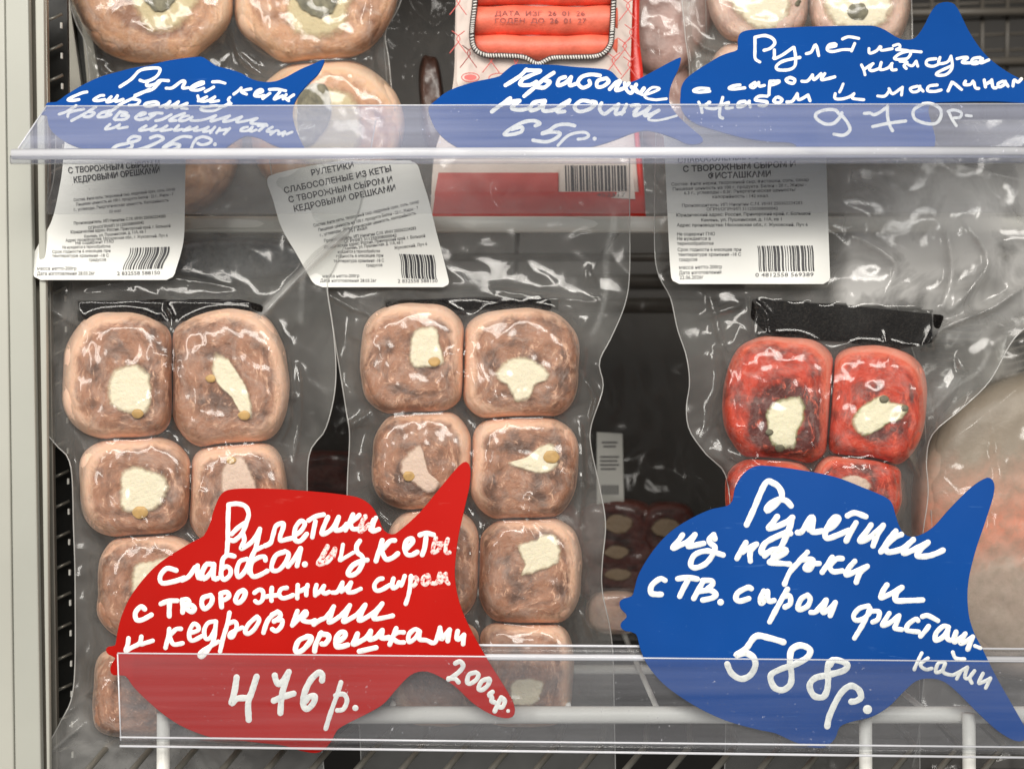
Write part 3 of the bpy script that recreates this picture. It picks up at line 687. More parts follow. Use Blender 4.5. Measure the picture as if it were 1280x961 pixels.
label_sheet(bagB, [(420, 201), (345, 217), (334, 226), (341, 249), (352, 285), (372, 320), (394, 359)], [(521, 201), (528, 225), (536, 251), (546, 292), (556, 330), (563, 359)],
    lambda x, y: YB - .0062 + .0016 * math.sin((x - y * .4) / 40) + .0008 * math.sin(y / 17),
    [(389, 220, 442.5, 210, 7.6, 'РУЛЕТИКИ'), (355.3, 242, 489.4, 214, 7.6, 'СЛАБОСОЛЕНЫЕ ИЗ КЕТЫ'), (361, 253.5, 491, 227.5, 7.6, 'С ТВОРОЖНЫМ СЫРОМ И'), (367.5, 265, 495, 238, 7.6, 'КЕДРОВЫМИ ОРЕШКАМИ'),
     (392, 284, 524, 253.5, 4, 'Состав: филе кеты, творожный сыр, кедровый орех, соль, сахар'), (398, 289.5, 523, 261.5, 4, 'Пищевая ценность на 100 г. продукта Белки - 22 г., Жиры - 7'), (400, 296, 520, 268, 4, 'г., углеводы. Энергетическая ценность, калорийность'),
     (436, 291, 459, 286.5, 4, '151 ккал'), (405, 303, 520, 287, 4, 'Производитель: ИП Никитин С.М. ИНН 250362234283'), (430, 304, 496, 296, 4, 'ОГРНИП 311250308000042'), (405, 311, 531.5, 296.5, 4, 'Юридический адрес: Россия, Приморский край, г. Большой'),
     (431, 312.5, 503, 304.5, 4, 'Камень, ул. Пушкинская, д. 11А, кв 1'), (493, 312, 534, 306.5, 4, 'Жуковский, Луч 6'), (422, 316.5, 475, 315.5, 3.8, 'нуждается в термообработке'), (420, 322, 479, 321, 4, 'годность 6 месяцев при'), (417, 328, 480, 327.5, 4, 'температура хранения -18 С'),
     (457.5, 333.5, 478, 333, 4, 'градусов'), (403, 347, 449, 346.5, 4, 'масса нетто-200гр'), (400, 352.5, 470.6, 352.5, 4, 'Дата изготовления 28.03.26г'), (497, 353.5, 547, 353, 4.6, '2 832558 588150')],
    (499, 317.5, 542, 319, 30, 5.5, .8))

# ------------------------------------------------------------------ right pack (bag C, red rolls)
YC = .036
bagC = empty('vacuum_pack', W(1030, 930, YC), 'clear vacuum pack of bright red sockeye rolls under a wide black pad', 'vacuum pack', 'vacuum packed salted fish rolls')
RC = [R(979, 500, 73, 77, rot=.0, n=2.5), R(1090, 508, 63, 75, rot=.12, n=2.6), R(1070, 612, 54, 46), R(963, 622, 55, 50), R(960, 725, 54, 52), R(1068, 705, 54, 50), R(960, 830, 54, 52), R(1065, 800, 54, 48)]
fc_ = film(bagC, [(820, 150), (818, 290), (822, 340), (838, 372), (847, 412), (858, 445), (862, 479), (858, 509), (862, 538), (883, 568), (909, 600), (914, 700), (910, 800), (905, 1000)],
     [(1330, 150), (1330, 300), (1310, 380), (1267, 424), (1238, 475), (1204, 509), (1166, 542), (1158, 576), (1160, 620), (1150, 720), (1150, 1000)], YC, RC,
     creases=[([(1290, 350), (1240, 385), (1180, 410), (1150, 440)], .006, 5), ([(1176, 392), (1190, 340), (1182, 280)], .0045, 8), ([(1180, 395), (1235, 330), (1200, 270)], .005, 10), ([(885, 360), (900, 420), (912, 470)], .004, 6), ([(870, 560), (905, 500), (912, 440)], .003, 6),
              ([(935, 370), (960, 395), (962, 440)], .002, 3), ([(1145, 470), (1150, 540)], .002, 3), ([(1130, 560), (1150, 600)], .004, 5), ([(1045, 440), (1040, 500), (1030, 560)], .0012, 3), ([(870, 400), (930, 380)], .003, 5), ([(1060, 290), (1120, 330), (1100, 370)], .003, 7), ([(1195, 440), (1215, 500), (1180, 540)], .004, 8), ([(1160, 480), (1170, 550)], .003, 6)], seed=14, wr=.0028, wscale=75,
     extra=lambda x, y: .0065 * (np.abs(x - 1055) < 110) * (np.abs(y - 404 - (x - 1055) * .06) < 24), mat='film',
     milk=lambda x, y: 1 + 9 * np.clip((x - 1036) / 30, 0, 1) * np.clip((430 - y) / 60, 0, 1) * np.clip((y - 180) / 60, 0.4, 1) + .8 * np.clip((x - 1150) / 40, 0, 1))
CC = [dict(fill=qc('520,400 570,370 625,370 632,430 610,480 600,522 540,525 515,460'), ring=1.3, nuts=[(975, 560, 5), (962, 540, 4)], fmat='cheese_pist', nutmat='spinach'),
      dict(fill=qc('790,400 860,360 890,380 935,395 930,430 880,450 830,480 790,485 765,450'), nuts=[(1105, 499, 5), (1131, 510, 4)], fmat='cheese_pist', nutmat='spinach'),
      dict(fill=qc('735,610 780,600 825,620 820,650 760,650'), fmat='cheese_pink'), dict(), dict(fill=[(940, 710), (975, 712), (970, 740), (945, 738)]), dict(), dict(), dict()]
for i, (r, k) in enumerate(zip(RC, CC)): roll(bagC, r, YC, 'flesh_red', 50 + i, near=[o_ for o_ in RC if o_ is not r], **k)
pad(bagC, [(940, 373), (1060, 382), (1181, 394), (1168, 428), (1128, 436), (1050, 428), (960, 418), (938, 398)], YC - .001, .005)
label_sheet(bagC, [(829, 160), (831, 195), (834, 260), (837.5, 330), (840, 355)], [(1030, 160), (1032.5, 195), (1035, 270), (1037, 330), (1038, 355)],
    lambda x, y: YC - .0095 + .0012 * math.sin((x + y) / 45) + .0014 * math.sin(x / 24 + 1) * max(0, (y - 300) / 55),
    [(847, 204.5, 985, 196, 7.6, 'СЛАБОСОЛЕНЫЕ ИЗ НЕРКИ'), (853.5, 215.2, 994.5, 208.5, 7.6, 'С ТВОРОЖНЫМ СЫРОМ И'), (885, 223.8, 963.6, 221, 7.6, 'ФИСТАШКАМИ'),
     (839, 232.5, 1011, 226.5, 4, 'Состав: филе нерки, творожный сыр, фисташки, соль, сахар'), (840.6, 238.4, 1008, 232.8, 4, 'Пищевая ценность на 100 г. продукта. Белки - 20 г., Жиры -'), (855, 243.4, 994.5, 239, 4, '6.3 г., углеводы - 0.3г. Энергетическая ценность/'), (890, 248, 961, 246.6, 4, 'калорийность : 142 ккал.'),
     (852, 259, 1003, 255.5, 4, 'Производитель: ИП Никитин С.М. ИНН 250362234283'), (883, 263.6, 972.5, 262.5, 4, 'ОГРН/ОГРНИП 311250308000042'), (845, 270.8, 1013, 268.7, 4, 'Юридический адрес: Россия, Приморский край, г. Большой'), (876, 277, 977, 275.8, 4, 'Камень, ул. Пушкинская, д. 11А, кв 1'), (846, 283.4, 1009.6, 282.7, 4, 'Адрес производства: Московская обл., г. Жуковский, Луч 6'),
     (846, 294.6, 893.7, 294.4, 4.2, 'Не содержит ГМО'), (846, 300.4, 888.4, 300.2, 4.2, 'Не нуждается в'), (846.3, 306.4, 892, 306.2, 4.2, 'термообработке'), (846.8, 314, 926.4, 313.8, 4.2, 'Срок годности 6 месяцев при'), (847.7, 320.2, 926.4, 319.8, 4.2, 'температуре хранения -18 С'), (848.6, 326.4, 871.6, 326.2, 4.2, 'градусов'),
     (848.6, 336.4, 902.5, 335.6, 4.6, 'масса нетто-200гр'), (848.6, 343.2, 901.7, 342, 4.6, 'Дата изготовления'), (849.5, 349.2, 879.5, 348.4, 4.6, '22.06.2026г'), (944, 346, 1017, 345.5, 5, '0 4812558 569389')],
    (946.8, 307.5, 1017, 307, 32, 2.5, .5))

# ------------------------------------------------------------------ big frosted fish piece at the right edge
YG = .075
bagG = empty('vacuum_pack', W(1270, 930, YG), 'bag with a big frosted pinkish fish piece at the right edge', 'fish pack')
rg = R(1300, 655, 150, 185, H=.022, n=2.3)
roll(bagG, rg, YG, 'slab', 71, name='fish_piece')
film(bagG, [(1120, 380), (1150, 470), (1158, 560), (1165, 700), (1150, 900), (1140, 960)], [(1440, 380), (1440, 960)], YG, [rg], rows=200, cols=140, mat='film_dull', back=None, seed=21, wr=.0040, wscale=60, relax=80, milk=lambda x, y: np.clip(.7 + 2.6 * np.abs(fbm(x / 90, y / 130, 77, 4)), .2, 3),
     creases=[([(1175, 560), (1230, 520), (1290, 470)], .005, 8), ([(1165, 600), (1200, 640), (1215, 700)], .005, 7), ([(1230, 480), (1250, 600), (1235, 700)], .003, 6), ([(1210, 470), (1180, 520), (1170, 570)], .004, 6), ([(1270, 560), (1240, 640), (1280, 760)], .003, 7)])
tray = empty('ribbed_tray', W(1230, 440, .11), 'black ribbed tray with curved pale ribs at the right edge above the frosted piece', 'tray')
mesh('tray_base', [W(1150, 395, .118), W(1330, 375, .118), W(1340, 560, .118), W(1150, 560, .118)], [(0, 3, 2, 1)], M['black'], tray)
for k in range(8):
    mb = MB(); mb.tube([W(1170 + i * 16, 405 + k * 9 + 10 * math.sin(i * .35) - i * 2.2, .112) for i in range(12)], .0008, 6); mb.build('rib', M['wire_far'], tray, True)

# ------------------------------------------------------------------ dim packs deeper on the lower shelf
def back_pack(label, x0, x1, top, bot, y, lump, mat, rows=70, rnd=1, filmm='film_dark', fill=None, labelbox=None, grp=None, hazy=True):
    b = empty('stored_pack', W((x0 + x1) / 2, bot, y), label, 'fish pack', grp)
    rs = [R(*l) for l in lump]
    for i, r in enumerate(rs):
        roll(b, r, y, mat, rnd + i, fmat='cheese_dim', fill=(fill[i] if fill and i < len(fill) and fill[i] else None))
    film(b, [(x0, top), (x0 - 5, (top + bot) / 2), (x0 + 4, bot)], [(x1, top), (x1 + 6, (top * 2 + bot) / 3), (x1, bot)], y, rs, rows=rows, cols=60, mat=filmm, back=None, seed=rnd + 5, relax=50, edge=False, wr=.002)
    return b
def bl(cx, cy, w, h): return [(cx - w, cy), (cx - w * .3, cy - h), (cx + w * .8, cy - h * .7), (cx + w, cy + h * .2), (cx + w * .2, cy + h), (cx - w * .7, cy + h * .6)]
YH = .17
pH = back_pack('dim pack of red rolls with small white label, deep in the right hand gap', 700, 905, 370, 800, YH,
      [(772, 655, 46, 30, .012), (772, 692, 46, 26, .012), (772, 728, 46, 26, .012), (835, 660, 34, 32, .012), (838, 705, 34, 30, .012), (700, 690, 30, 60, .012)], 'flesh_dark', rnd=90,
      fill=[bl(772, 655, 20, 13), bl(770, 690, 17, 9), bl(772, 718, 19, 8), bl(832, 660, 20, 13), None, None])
MBx = MB(); MBx.add([W(746, 540, YH - .010), W(778, 542, YH - .010), W(780, 628, YH - .010), W(746, 630, YH - .010)], [(0, 3, 2, 1)]); dl = MBx.build('paper_label', M['dimpaper'], pH)
MBx = MB()
for i, (a, b, c) in enumerate(((752, 772, 552), (754, 770, 557), (750, 774, 570), (750, 772, 575), (750, 774, 580), (751, 770, 585))):
    MBx.add([W(a, c, YH - .0103), W(b, c, YH - .0103), W(b, c + 1.8, YH - .0103), W(a, c + 1.8, YH - .0103)], [(0, 3, 2, 1)])
for i in range(7): MBx.add([W(752 + i * 3.2, 606, YH - .0103), W(753.8 + i * 3.2, 606, YH - .0103), W(753.8 + i * 3.2, 618, YH - .0103), W(752 + i * 3.2, 618, YH - .0103)], [(0, 3, 2, 1)])
MBx.build('small_print', M['print'], dl)
back_pack('small pale pink pack low behind the nose of the big blue fish tag', 738, 800, 735, 800, .10, [(768, 765, 34, 26, .012)], 'flesh_pale', rnd=120, filmm='film', rows=40)
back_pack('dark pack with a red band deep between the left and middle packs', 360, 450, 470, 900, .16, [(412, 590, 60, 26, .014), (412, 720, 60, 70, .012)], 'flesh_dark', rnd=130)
sk = empty('silver_fish_pack', W(290, 350, .062), 'pack of dark silver fish skin showing between the two left labels', 'fish pack')
rk = R(290, 324, 92, 26, H=.012, n=2.4); roll(sk, rk, .078, 'skin', 140, name='fish_side')
film(sk, [(190, 190), (188, 300), (195, 372)], [(402, 190), (398, 300), (390, 372)], .076, [rk], rows=80, cols=80, mat='film', back='film_back', seed=33, relax=50, edge=False)
for (px, py, lb) in ((808, 352, 'upper'), (808, 382, 'lower')):
    o = empty('shelf_tube', W(px, py, .2), 'pale horizontal shelf tube deep behind the gap, %s of the two' % lb, 'shelf tube')
    mb = MB(); mb.tube([W(700, py, .2), W(930, py, .2)], .0042, 12); mb.build('tube', M['wire_far'], o, True)

# ------------------------------------------------------------------ upper row
YD = .082
bagD = empty('vacuum_pack', W(300, 270, YD), 'clear pack of large cheese filled salmon rolls at the upper left', 'vacuum pack', 'upper shelf packs of large rolls')
RD = [R(193, -24, 101, 100, H=.016, n=2.1), R(392, -24, 101, 102, H=.016, n=2.1), R(408, 166, 92, 91, H=.016, n=2.1), R(205, 176, 92, 92, H=.014, n=2.1)]
fills = [dict(fill=[(150, -70), (240, -75), (255, -20), (245, 15), (225, 38), (205, 46), (182, 40), (170, 22), (160, 5), (140, -15)], core=[(165, -60), (215, -65), (218, -10), (205, 8), (190, 6), (168, -20)]),
         dict(fill=[(340, -70), (440, -75), (450, -20), (438, 20), (430, 45), (400, 55), (370, 48), (356, 28), (355, 5), (338, -20)], core=[(365, -60), (425, -65), (420, -5), (408, 14), (390, 14), (375, 2), (360, -25)]),
         dict(fill=[(365, 125), (400, 105), (440, 115), (455, 150), (445, 200), (400, 215), (365, 190)], core=[(375, 120), (405, 110), (410, 150), (380, 180)]), dict()]
for i, (r, k) in enumerate(zip(RD, fills)): roll(bagD, r, YD, 'flesh_big', 150 + i, fmat='cheese_big', near=[o_ for o_ in RD if o_ is not r], **k)
film(bagD, [(70, -70), (92, 20), (108, 60), (112, 130), (100, 200), (96, 262)], [(520, -70), (500, 5), (482, 40), (486, 75), (492, 130), (505, 200), (510, 262)], YD, RD, rows=150, cols=150, seed=41,
     creases=[([(96, 40), (120, 90), (130, 140)], .004, 5), ([(470, -30), (462, 40), (470, 110)], .004, 6), ([(290, 20), (300, 70), (340, 100)], .003, 5), ([(120, 75), (150, 120)], .003, 4)])
# crab sticks
YE = .076
crab = empty('crab_stick_pack', W(670, 275, YE), 'red and white crab stick pack with a window framed by printed rope', 'crab stick pack')
def sheet(name, left, right, y, mat, par, bulge=.006, rows=40, cols=30, wr=.0004, seed=5):
    xl, xr, ys = interp_edges(left, right, rows); V = []
    for j, yy in enumerate(ys):
        for i in range(cols):
            t = i / (cols - 1); px = xl[j] * (1 - t) + xr[j] * t
            V.append(W(px, yy, y - bulge * math.sin(math.pi * t) ** .6 + wr * float(pn(px / 18, yy / 26, seed))))
    F = [(j * cols + i, (j + 1) * cols + i, (j + 1) * cols + i + 1, j * cols + i + 1) for j in range(rows - 1) for i in range(cols - 1)]
    return mesh(name, V, F, mat, par, True)
sheet('pack_side', [(571, -60), (569, 30), (567, 100), (556, 150), (542, 200), (538, 278)], [(796, -60), (793, 30), (791, 100), (794, 150), (797, 200), (801, 278)], YE, M['crabpink'], crab)
sheet('red_seal', [(792, -60), (789, 40), (788, 100), (793, 170), (796, 210), (801, 278)], [(801, -60), (799, 40), (804, 100), (799, 160), (803, 205), (808, 278)], YE - .0015, M['crabred'], crab, bulge=.001, cols=8)
sheet('pink_print', [(548, 216), (543, 245)], [(698, 216), (698, 247)], YE - .0065, M['pinkprint'], crab, bulge=.002, rows=10)
sheet('red_band', [(545, 236), (539, 278)], [(801, 240), (807, 279)], YE - .008, M['crabred'], crab, bulge=.002, rows=10)
for py, hh in ((-34, 18), (-11, 19), (27, 19), (60, 15.5)):
    mb = MB(); pts = []; rr = []
    for i in range(30):
        t = i / 29; pts.append(W(593 + 178 * t, py + .8 * math.sin(t * 9 + py), YE - .0060)); rr.append(hh * PX * 1.1 * (1 + .03 * math.sin(t * 21 + py)))
    mb.tube(pts, rr, 18); s_ = mb.build('crab_stick', M['crab'], crab, True)
rope = cr([(596, -60), (594, 0), (590, 40), (593, 60), (606, 69), (630, 70), (655, 72), (672, 80), (690, 73), (715, 72), (748, 70), (762, 58), (765, 40), (767, 0), (769, -60)], step=1.6)
ry = YE - .0138
frame = [W(p[0], p[1], ry + .0008) for p in rope]
mb = MB(); mb.tube(frame, .0013, 8); ro = mb.build('rope_border', M['ropedark'], crab, True)
mb = MB()
for i in range(0, len(rope) - 2, 2):
    a, b = rope[i], rope[i + 1]; dirv = (b - a) / max(np.linalg.norm(b - a), .01); nn = np.array([-dirv[1], dirv[0]])
    mb.tube([W(*(a - nn * 2.2), ry - .0009), W(*(a + dirv * 1.2 + nn * 2.2), ry - .0009)], .00038, 5)
mb.build('rope_strand', M['rope'], ro, True)
# white frame round the window, in front of the sticks
win = [(596, -60), (592, 40), (606, 68), (655, 71), (672, 79), (690, 72), (748, 69), (763, 56), (769, -60)]
win2 = cr(win, step=4); outer = []
for p in win2:
    d = np.array(p) - np.array([680, -20]); outer.append((680 + d[0] * 1.0 + np.sign(d[0]) * 24 * min(1, abs(d[0]) / 70), p[1] + (0 if p[1] < 20 else (p[1] - 20) * 1.1)))
V = [W(p[0], p[1], YE - .0115) for p in win2] + [W(min(max(p[0], 571), 791), p[1], YE - .0065) for p in outer]; m = len(win2)
mesh('window_surround', V, [(i, i + 1, m + i + 1, m + i) for i in range(m - 1)], M['crabpink'], crab, True)
def lines_mesh(name, segs, y, r, mat, par):
    mb = MB()
    for s in segs: mb.tube([W(p[0], p[1], y) for p in cr(s, step=2)], r, 5)
    return mb.build(name, mat, par, True)
segs = []
for (cx, cy) in ((573, 53), (586, 71), (586, 71), (614, 77), (645, 80), (573, 5), (785, 12), (789, 45), (781, 62), (767, 80), (787, 85)):
    segs += [[(cx - 11, cy + 14), (cx, cy), (cx + 2, cy - 4), (cx, cy - 8), (cx - 2, cy - 4), (cx, cy), (cx + 10, cy + 14)], [(cx, cy - 8), (cx - 8, cy - 14)], [(cx, cy - 8), (cx + 8, cy - 14)]]
segs += [[(588 + 11 * math.cos(a), 97 + 5.5 * math.sin(a)) for a in np.linspace(0, 6.3, 14)], [(624 + 13 * math.cos(a), 98 + 6 * math.sin(a)) for a in np.linspace(0, 6.3, 14)]]
lines_mesh('net_print', [[(min(max(x, 569), 592) if x < 600 else x, y) for x, y in s] if False else s for s in segs], YE - .0128, .00022, M['redline'], crab)
mb = MB(); mb.add([W(588 + 8 * math.cos(a), 97 + 3.8 * math.sin(a), YE - .0127) for a in np.linspace(6.28, 0, 16)[:-1]], [tuple(range(15))]); mb.build('oval_mark', M['redline'], crab)
VV = []; FF = []
for (x0, y0, x1, s_) in ((618, 20, 731, 'ДАТА  ИЗГ  26  01  26'), (618, 29, 733, 'ГОДЕН  ДО  26  01  27')):
    v, f = text_mesh(s_); wd = v[:, 0].max(); n0 = len(VV)
    VV += [W(x0 + a / wd * (x1 - x0), y0 - b * 8.5, YE - .0128) for a, b in v]; FF += [tuple(i + n0 for i in g) for g in f]
mesh('date_stamp', VV, FF, M['date'], crab)
mb = MB(); mb.add([W(700, 205, YE - .0092), W(790, 205, YE - .0092), W(794, 249, YE - .0092), W(700, 245, YE - .0092)], [(0, 3, 2, 1)]); bc = mb.build('barcode_field', M['crabpink'], crab)
mb = MB(); x = 706; rnd = random.Random(4)
while x < 784:
    bw = rnd.choice((1.2, 1.8, 3, 4)); mb.add([W(x, 207, YE - .0096), W(x + bw, 207, YE - .0096), W(x + bw + 1, 239, YE - .0096), W(x + 1, 239, YE - .0096)], [(0, 3, 2, 1)]); x += bw + rnd.choice((1.2, 2))
mb.build('barcode', M['print'], bc)
v, f = text_mesh('4 607136 452317'); wd = v[:, 0].max()
mesh('barcode_digits', [W(696 + a / wd * 86, 246 - b * 7, YE - .0096) for a, b in v], f, M['print'], bc)
# upper right pack, olive rolls
YF = .082
bagF = empty('vacuum_pack', W(1000, 270, YF), 'clear pack of pale pink rolls with grey olive pieces at the upper right', 'vacuum pack', 'upper shelf packs of large rolls')
RF = [R(948, -20, 62, 74, H=.015, n=2.5), R(1075, -22, 62, 80, H=.015, n=3), R(950, 120, 66, 66, H=.012), R(1080, 120, 62, 66, H=.012)]
kf = [dict(fill=[(915, -60), (975, -60), (990, 0), (985, 38), (950, 44), (925, 25), (905, -10)], nuts=[(1000, 5, 5)]), dict(fill=[(1035, -60), (1110, -60), (1118, -10), (1112, 30), (1070, 45), (1035, 30), (1025, 0)], nuts=[(1072, 15, 11)]), dict(), dict()]
for i, (r, k) in enumerate(zip(RF, kf)): roll(bagF, r, YF, 'flesh_pale', 170 + i, fmat='cheese', nutmat='spinach', near=[o_ for o_ in RF if o_ is not r], **k)
film(bagF, [(846, -60), (856, 40), (862, 100), (850, 180), (846, 272)], [(1138, -60), (1140, 20), (1146, 120), (1190, 200), (1290, 230), (1330, 272)], YF, RF, rows=130, cols=130, mat='film_dull', seed=51,
     creases=[([(857, 35), (862, 70), (870, 110)], .005, 4), ([(857, 35), (880, 60), (910, 68)], .005, 4)])
# pinkish pack between crab sticks and the upper right pack
bagJ = empty('stored_pack', W(820, 270, .10), 'crumpled clear pack with dull pink brown fish right of the crab stick pack', 'fish pack')
rj = R(846, 0, 52, 100, H=.014, n=2.1, rot=.3); rj2 = R(828, 130, 40, 60, H=.008, n=2.1)
roll(bagJ, rj, .10, 'pinkbrown', 180, name='fish_piece'); roll(bagJ, rj2, .10, 'pinkbrown', 181, name='fish_piece')
film(bagJ, [(790, -60), (800, 100), (806, 272)], [(880, -60), (884, 100), (880, 272)], .10, [rj, rj2], rows=110, cols=70, mat='film_dull', back=None, seed=61, wr=.004, wscale=30, creases=[([(822, 20), (826, 90)], .003, 3), ([(840, 80), (850, 130)], .003, 3)])
bagI = empty('stored_pack', W(530, 270, .11), 'dark crumpled pack with a rusty brown fish tail left of the crab sticks', 'fish pack')
ri = R(541, 134, 15, 62, H=.012, n=2.8, rot=-.08); pass
roll(bagI, ri, .11, 'brown', 190, name='fish_piece')
film(bagI, [(486, -60), (480, 40), (486, 140), (490, 272)], [(585, -60), (580, 80), (576, 272)], .11, [ri], rows=110, cols=70, mat='film_dark', back=None, seed=71, wr=.004, wscale=32, creases=[([(520, 15), (545, 33), (570, 10)], .005, 4), ([(500, 45), (540, 85)], .003, 4)])
# ------------------------------------------------------------------ price holders
def plane_hit(px, py, P0, N):
    """point of the plane (P0, N) seen at a photograph pixel"""
    o = Vector((0, -D, 0)); d = Vector(W(px, py, 0)) - o
    return o + d * ((Vector(P0) - o).dot(N) / d.dot(N))
def make_plane(py_a, y_a, py_b, y_b):
    a = Vector(W(640, py_a, y_a)); b = Vector(W(640, py_b, y_b)); t = (b - a).normalized()
    n = t.cross(Vector((1, 0, 0))); n = n if n.y < 0 else -n
    return (a, n.normalized())
TOP = make_plane(190, -.020, 133, -.007)          # slanting upper price strip
LOW = make_plane(930, -.002, 580, .0085)          # lower tags lean back slightly
def plate(name, pts, plane, off, thick, mat, parent, bv=0):
    P0, N = plane
    f = [plane_hit(x, y, P0 + N * off, N) for x, y in pts]; b = [v - N * thick for v in f]; m = len(pts)
    ar = sum(pts[i][0] * pts[(i + 1) % m][1] - pts[(i + 1) % m][0] * pts[i][1] for i in range(m))
    F = [tuple(range(m)), tuple(range(m, 2 * m))[::-1]] + [(i, (i + 1) % m, m + (i + 1) % m, m + i)[::-1] for i in range(m)]
    if ar > 0: F = [g[::-1] for g in F]
    o = mesh(name, f + b, F, mat, parent)
    if bv: bev(o, bv, 1)
    return o
hol = empty('price_holder', W(640, 195, -.02), 'clear hazy slanting price strip along the upper shelf holding three blue fish tags', 'price holder')
plate('front_flap', [(58, 133), (1330, 130), (1330, 196), (16, 196)], TOP, .0016, .0007, M['acr_top'], hol)
plate('back_plate', [(62, 137), (1330, 134), (1330, 196), (22, 196)], TOP, -.0012, .0007, M['acr_back'], hol)
def edge_tube(name, a, b, r, mat, par, n=10):
    mb = MB(); mb.tube([a, b], r, n); return mb.build(name, mat, par, True)
P0, N = TOP
edge_tube('lip', plane_hit(16, 193, P0 + N * .001, N), plane_hit(1330, 190, P0 + N * .001, N), .0021, M['acr_edge'], hol, 16)
edge_tube('lip_base', plane_hit(14, 200, P0 + N * .0004, N), plane_hit(1330, 199, P0 + N * .0004, N), .0017, M['acr_top'], hol, 12)
edge_tube('top_edge_glint', plane_hit(58, 133, P0 + N * .0014, N), plane_hit(1330, 130, P0 + N * .0014, N), .00028, M['acr_edge'], hol, 6)
edge_tube('end_edge_glint', plane_hit(58, 133, P0 + N * .0014, N), plane_hit(16, 196, P0 + N * .0014, N), .0003, M['acr_edge'], hol, 6)
# the glossy back lip of the same strip, a wide clear apron hanging under it
plate('apron', [(60, 203), (1330, 202), (1330, 266), (58, 268)], make_plane(200, -.004, 292, .012), 0, .0005, M['acr_back'], hol)

ho2 = empty('price_holder', W(700, 935, -.004), 'clear scratched price rail along the lower shelf holding the red fish tag', 'price holder')
FL = make_plane(930, -.0075, 580, -.0005)
plate('front_flap', [(147, 817), (1330, 827), (1330, 938), (151, 924)], FL, 0, .0008, M['acr'], ho2)
BK = make_plane(930, .0005, 580, .0115)
plate('back_plate', [(150, 803), (1330, 812), (1330, 940), (152, 926)], BK, 0, .0008, M['acr_back'], ho2)
pf = lambda x, y, off=0: plane_hit(x, y, FL[0] + FL[1] * off, FL[1]); pb = lambda x, y, off=0: plane_hit(x, y, BK[0] + BK[1] * off, BK[1])
edge_tube('flap_edge_glint', pf(147, 816), pf(1330, 827), .00030, M['acr_edge'], ho2, 8)
edge_tube('end_edge_glint', pf(147, 817), pf(151, 925), .0003, M['acr_edge'], ho2, 6)
edge_tube('back_edge_glint', pb(150, 803), pb(1330, 811), .0005, M['acr_edge'], ho2, 8)
edge_tube('back_rib', pb(150, 810), pb(1330, 817), .0011, M['acr_back'], ho2, 10)
edge_tube('back_rib', pb(150, 819), pb(1330, 824), .0013, M['acr_edge'], ho2, 10)
edge_tube('bottom_fold', pf(150, 926, -.003), pf(1330, 940, -.003), .0011, M['acr'], ho2, 12)
edge_tube('bottom_bead', pf(150, 921, .0), pf(1330, 934, .0), .0004, M['acr_edge'], ho2, 8)
edge_tube('bottom_bead', pf(150, 932, -.003), pf(1330, 947, -.003), .0005, M['acr_edge'], ho2, 8)

# ------------------------------------------------------------------ fish shaped tags
def fish(label, pts, plane, mat, off=0.0, thick=.0007):
    P0, N = plane
    c = np.mean(np.array(pts), 0); root = empty('fish_price_tag', plane_hit(c[0], max(p[1] for p in pts), P0, N), label, 'price tag', 'fish shaped price tags')
    sm = cr(pts, closed=True, step=5)
    plate('tag_board', [tuple(p) for p in sm], (P0 + N * off, N), 0, thick, mat, root, .0001)
    return root
def write(root, plane, ox, oy, sc, wd, strokes, name='handwriting', mat='ink', dots='', off=0.0):
    """strokes in crop pixels, separated by ';'. Each is a low rounded ridge of marker paint"""
    P0, N = plane; V = []; F = []
    zi = 0
    for s in strokes.split(';'):
        s = s.strip()
        if not s: continue
        P = cr([tuple(float(v) for v in a.split(',')) for a in s.split()], step=7)
        P = np.array(P); m = len(P); r0 = wd * (.40 if plane is TOP else .50)
        d = np.gradient(P, axis=0); d /= (np.linalg.norm(d, axis=1)[:, None] + 1e-9)
        zi += 1
        # pressure changes the width a little; round ends
        seed = zi + int(P[0][0]) % 40
        rad = r0 * (1 + .13 * pn(np.arange(m) * .16, np.full(m, seed * .7), seed))
        caps0 = [(P[0] - d[0] * r0 * c, r0 * math.sqrt(1 - c * c)) for c in (.98, .8, .45)]
        caps1 = [(P[-1] + d[-1] * r0 * c, r0 * math.sqrt(1 - c * c)) for c in (.45, .8, .98)]
        C = [c[0] for c in caps0] + list(P) + [c[0] for c in caps1]; RR = [c[1] for c in caps0] + list(rad) + [c[1] for c in caps1]
        DD = [d[0]] * 3 + list(d) + [d[-1]] * 3
        n0 = len(V)
        for c, r, dd in zip(C, RR, DD):
            nn = np.array([-dd[1], dd[0]])
            for u, hgt in ((-1, 0), (-.8, .62), (-.35, .95), (.35, .95), (.8, .62), (1, 0)):
                p = c + nn * r * u; px, py = ox + p[0] / sc, oy + p[1] / sc
                V.append(plane_hit(px, py, P0 + N * (off + .00001 + hgt * (.00016 + .00001 * (zi % 7)) * (r / r0)), N))
        K = 6
        for i in range(len(C) - 1):
            for k in range(K - 1):
                a = n0 + i * K + k; F.append((a, a + 1, a + K + 1, a + K))
    for dt in dots.split():
        x, y, r = (float(v) for v in dt.split(',')); n0 = len(V); K = 14
        for q, hgt in ((1, 0), (.8, .6), (.4, .95)):
            for k in range(K):
                a = -2 * math.pi * k / K; V.append(plane_hit(ox + (x + r * q * math.cos(a)) / sc, oy + (y + r * q * math.sin(a)) / sc, P0 + N * (off + .00001 + hgt * .0002), N))
        for j in range(2):
            for k in range(K): a = n0 + j * K + k; b = n0 + j * K + (k + 1) % K; F.append((a, b, b + K, a + K))
        F.append(tuple(n0 + 2 * K + k for k in range(K)))
    return mesh(name, V, F, M[mat], root, True)
def C2(s, ox, oy, sc): return cp(s, ox, oy, sc)
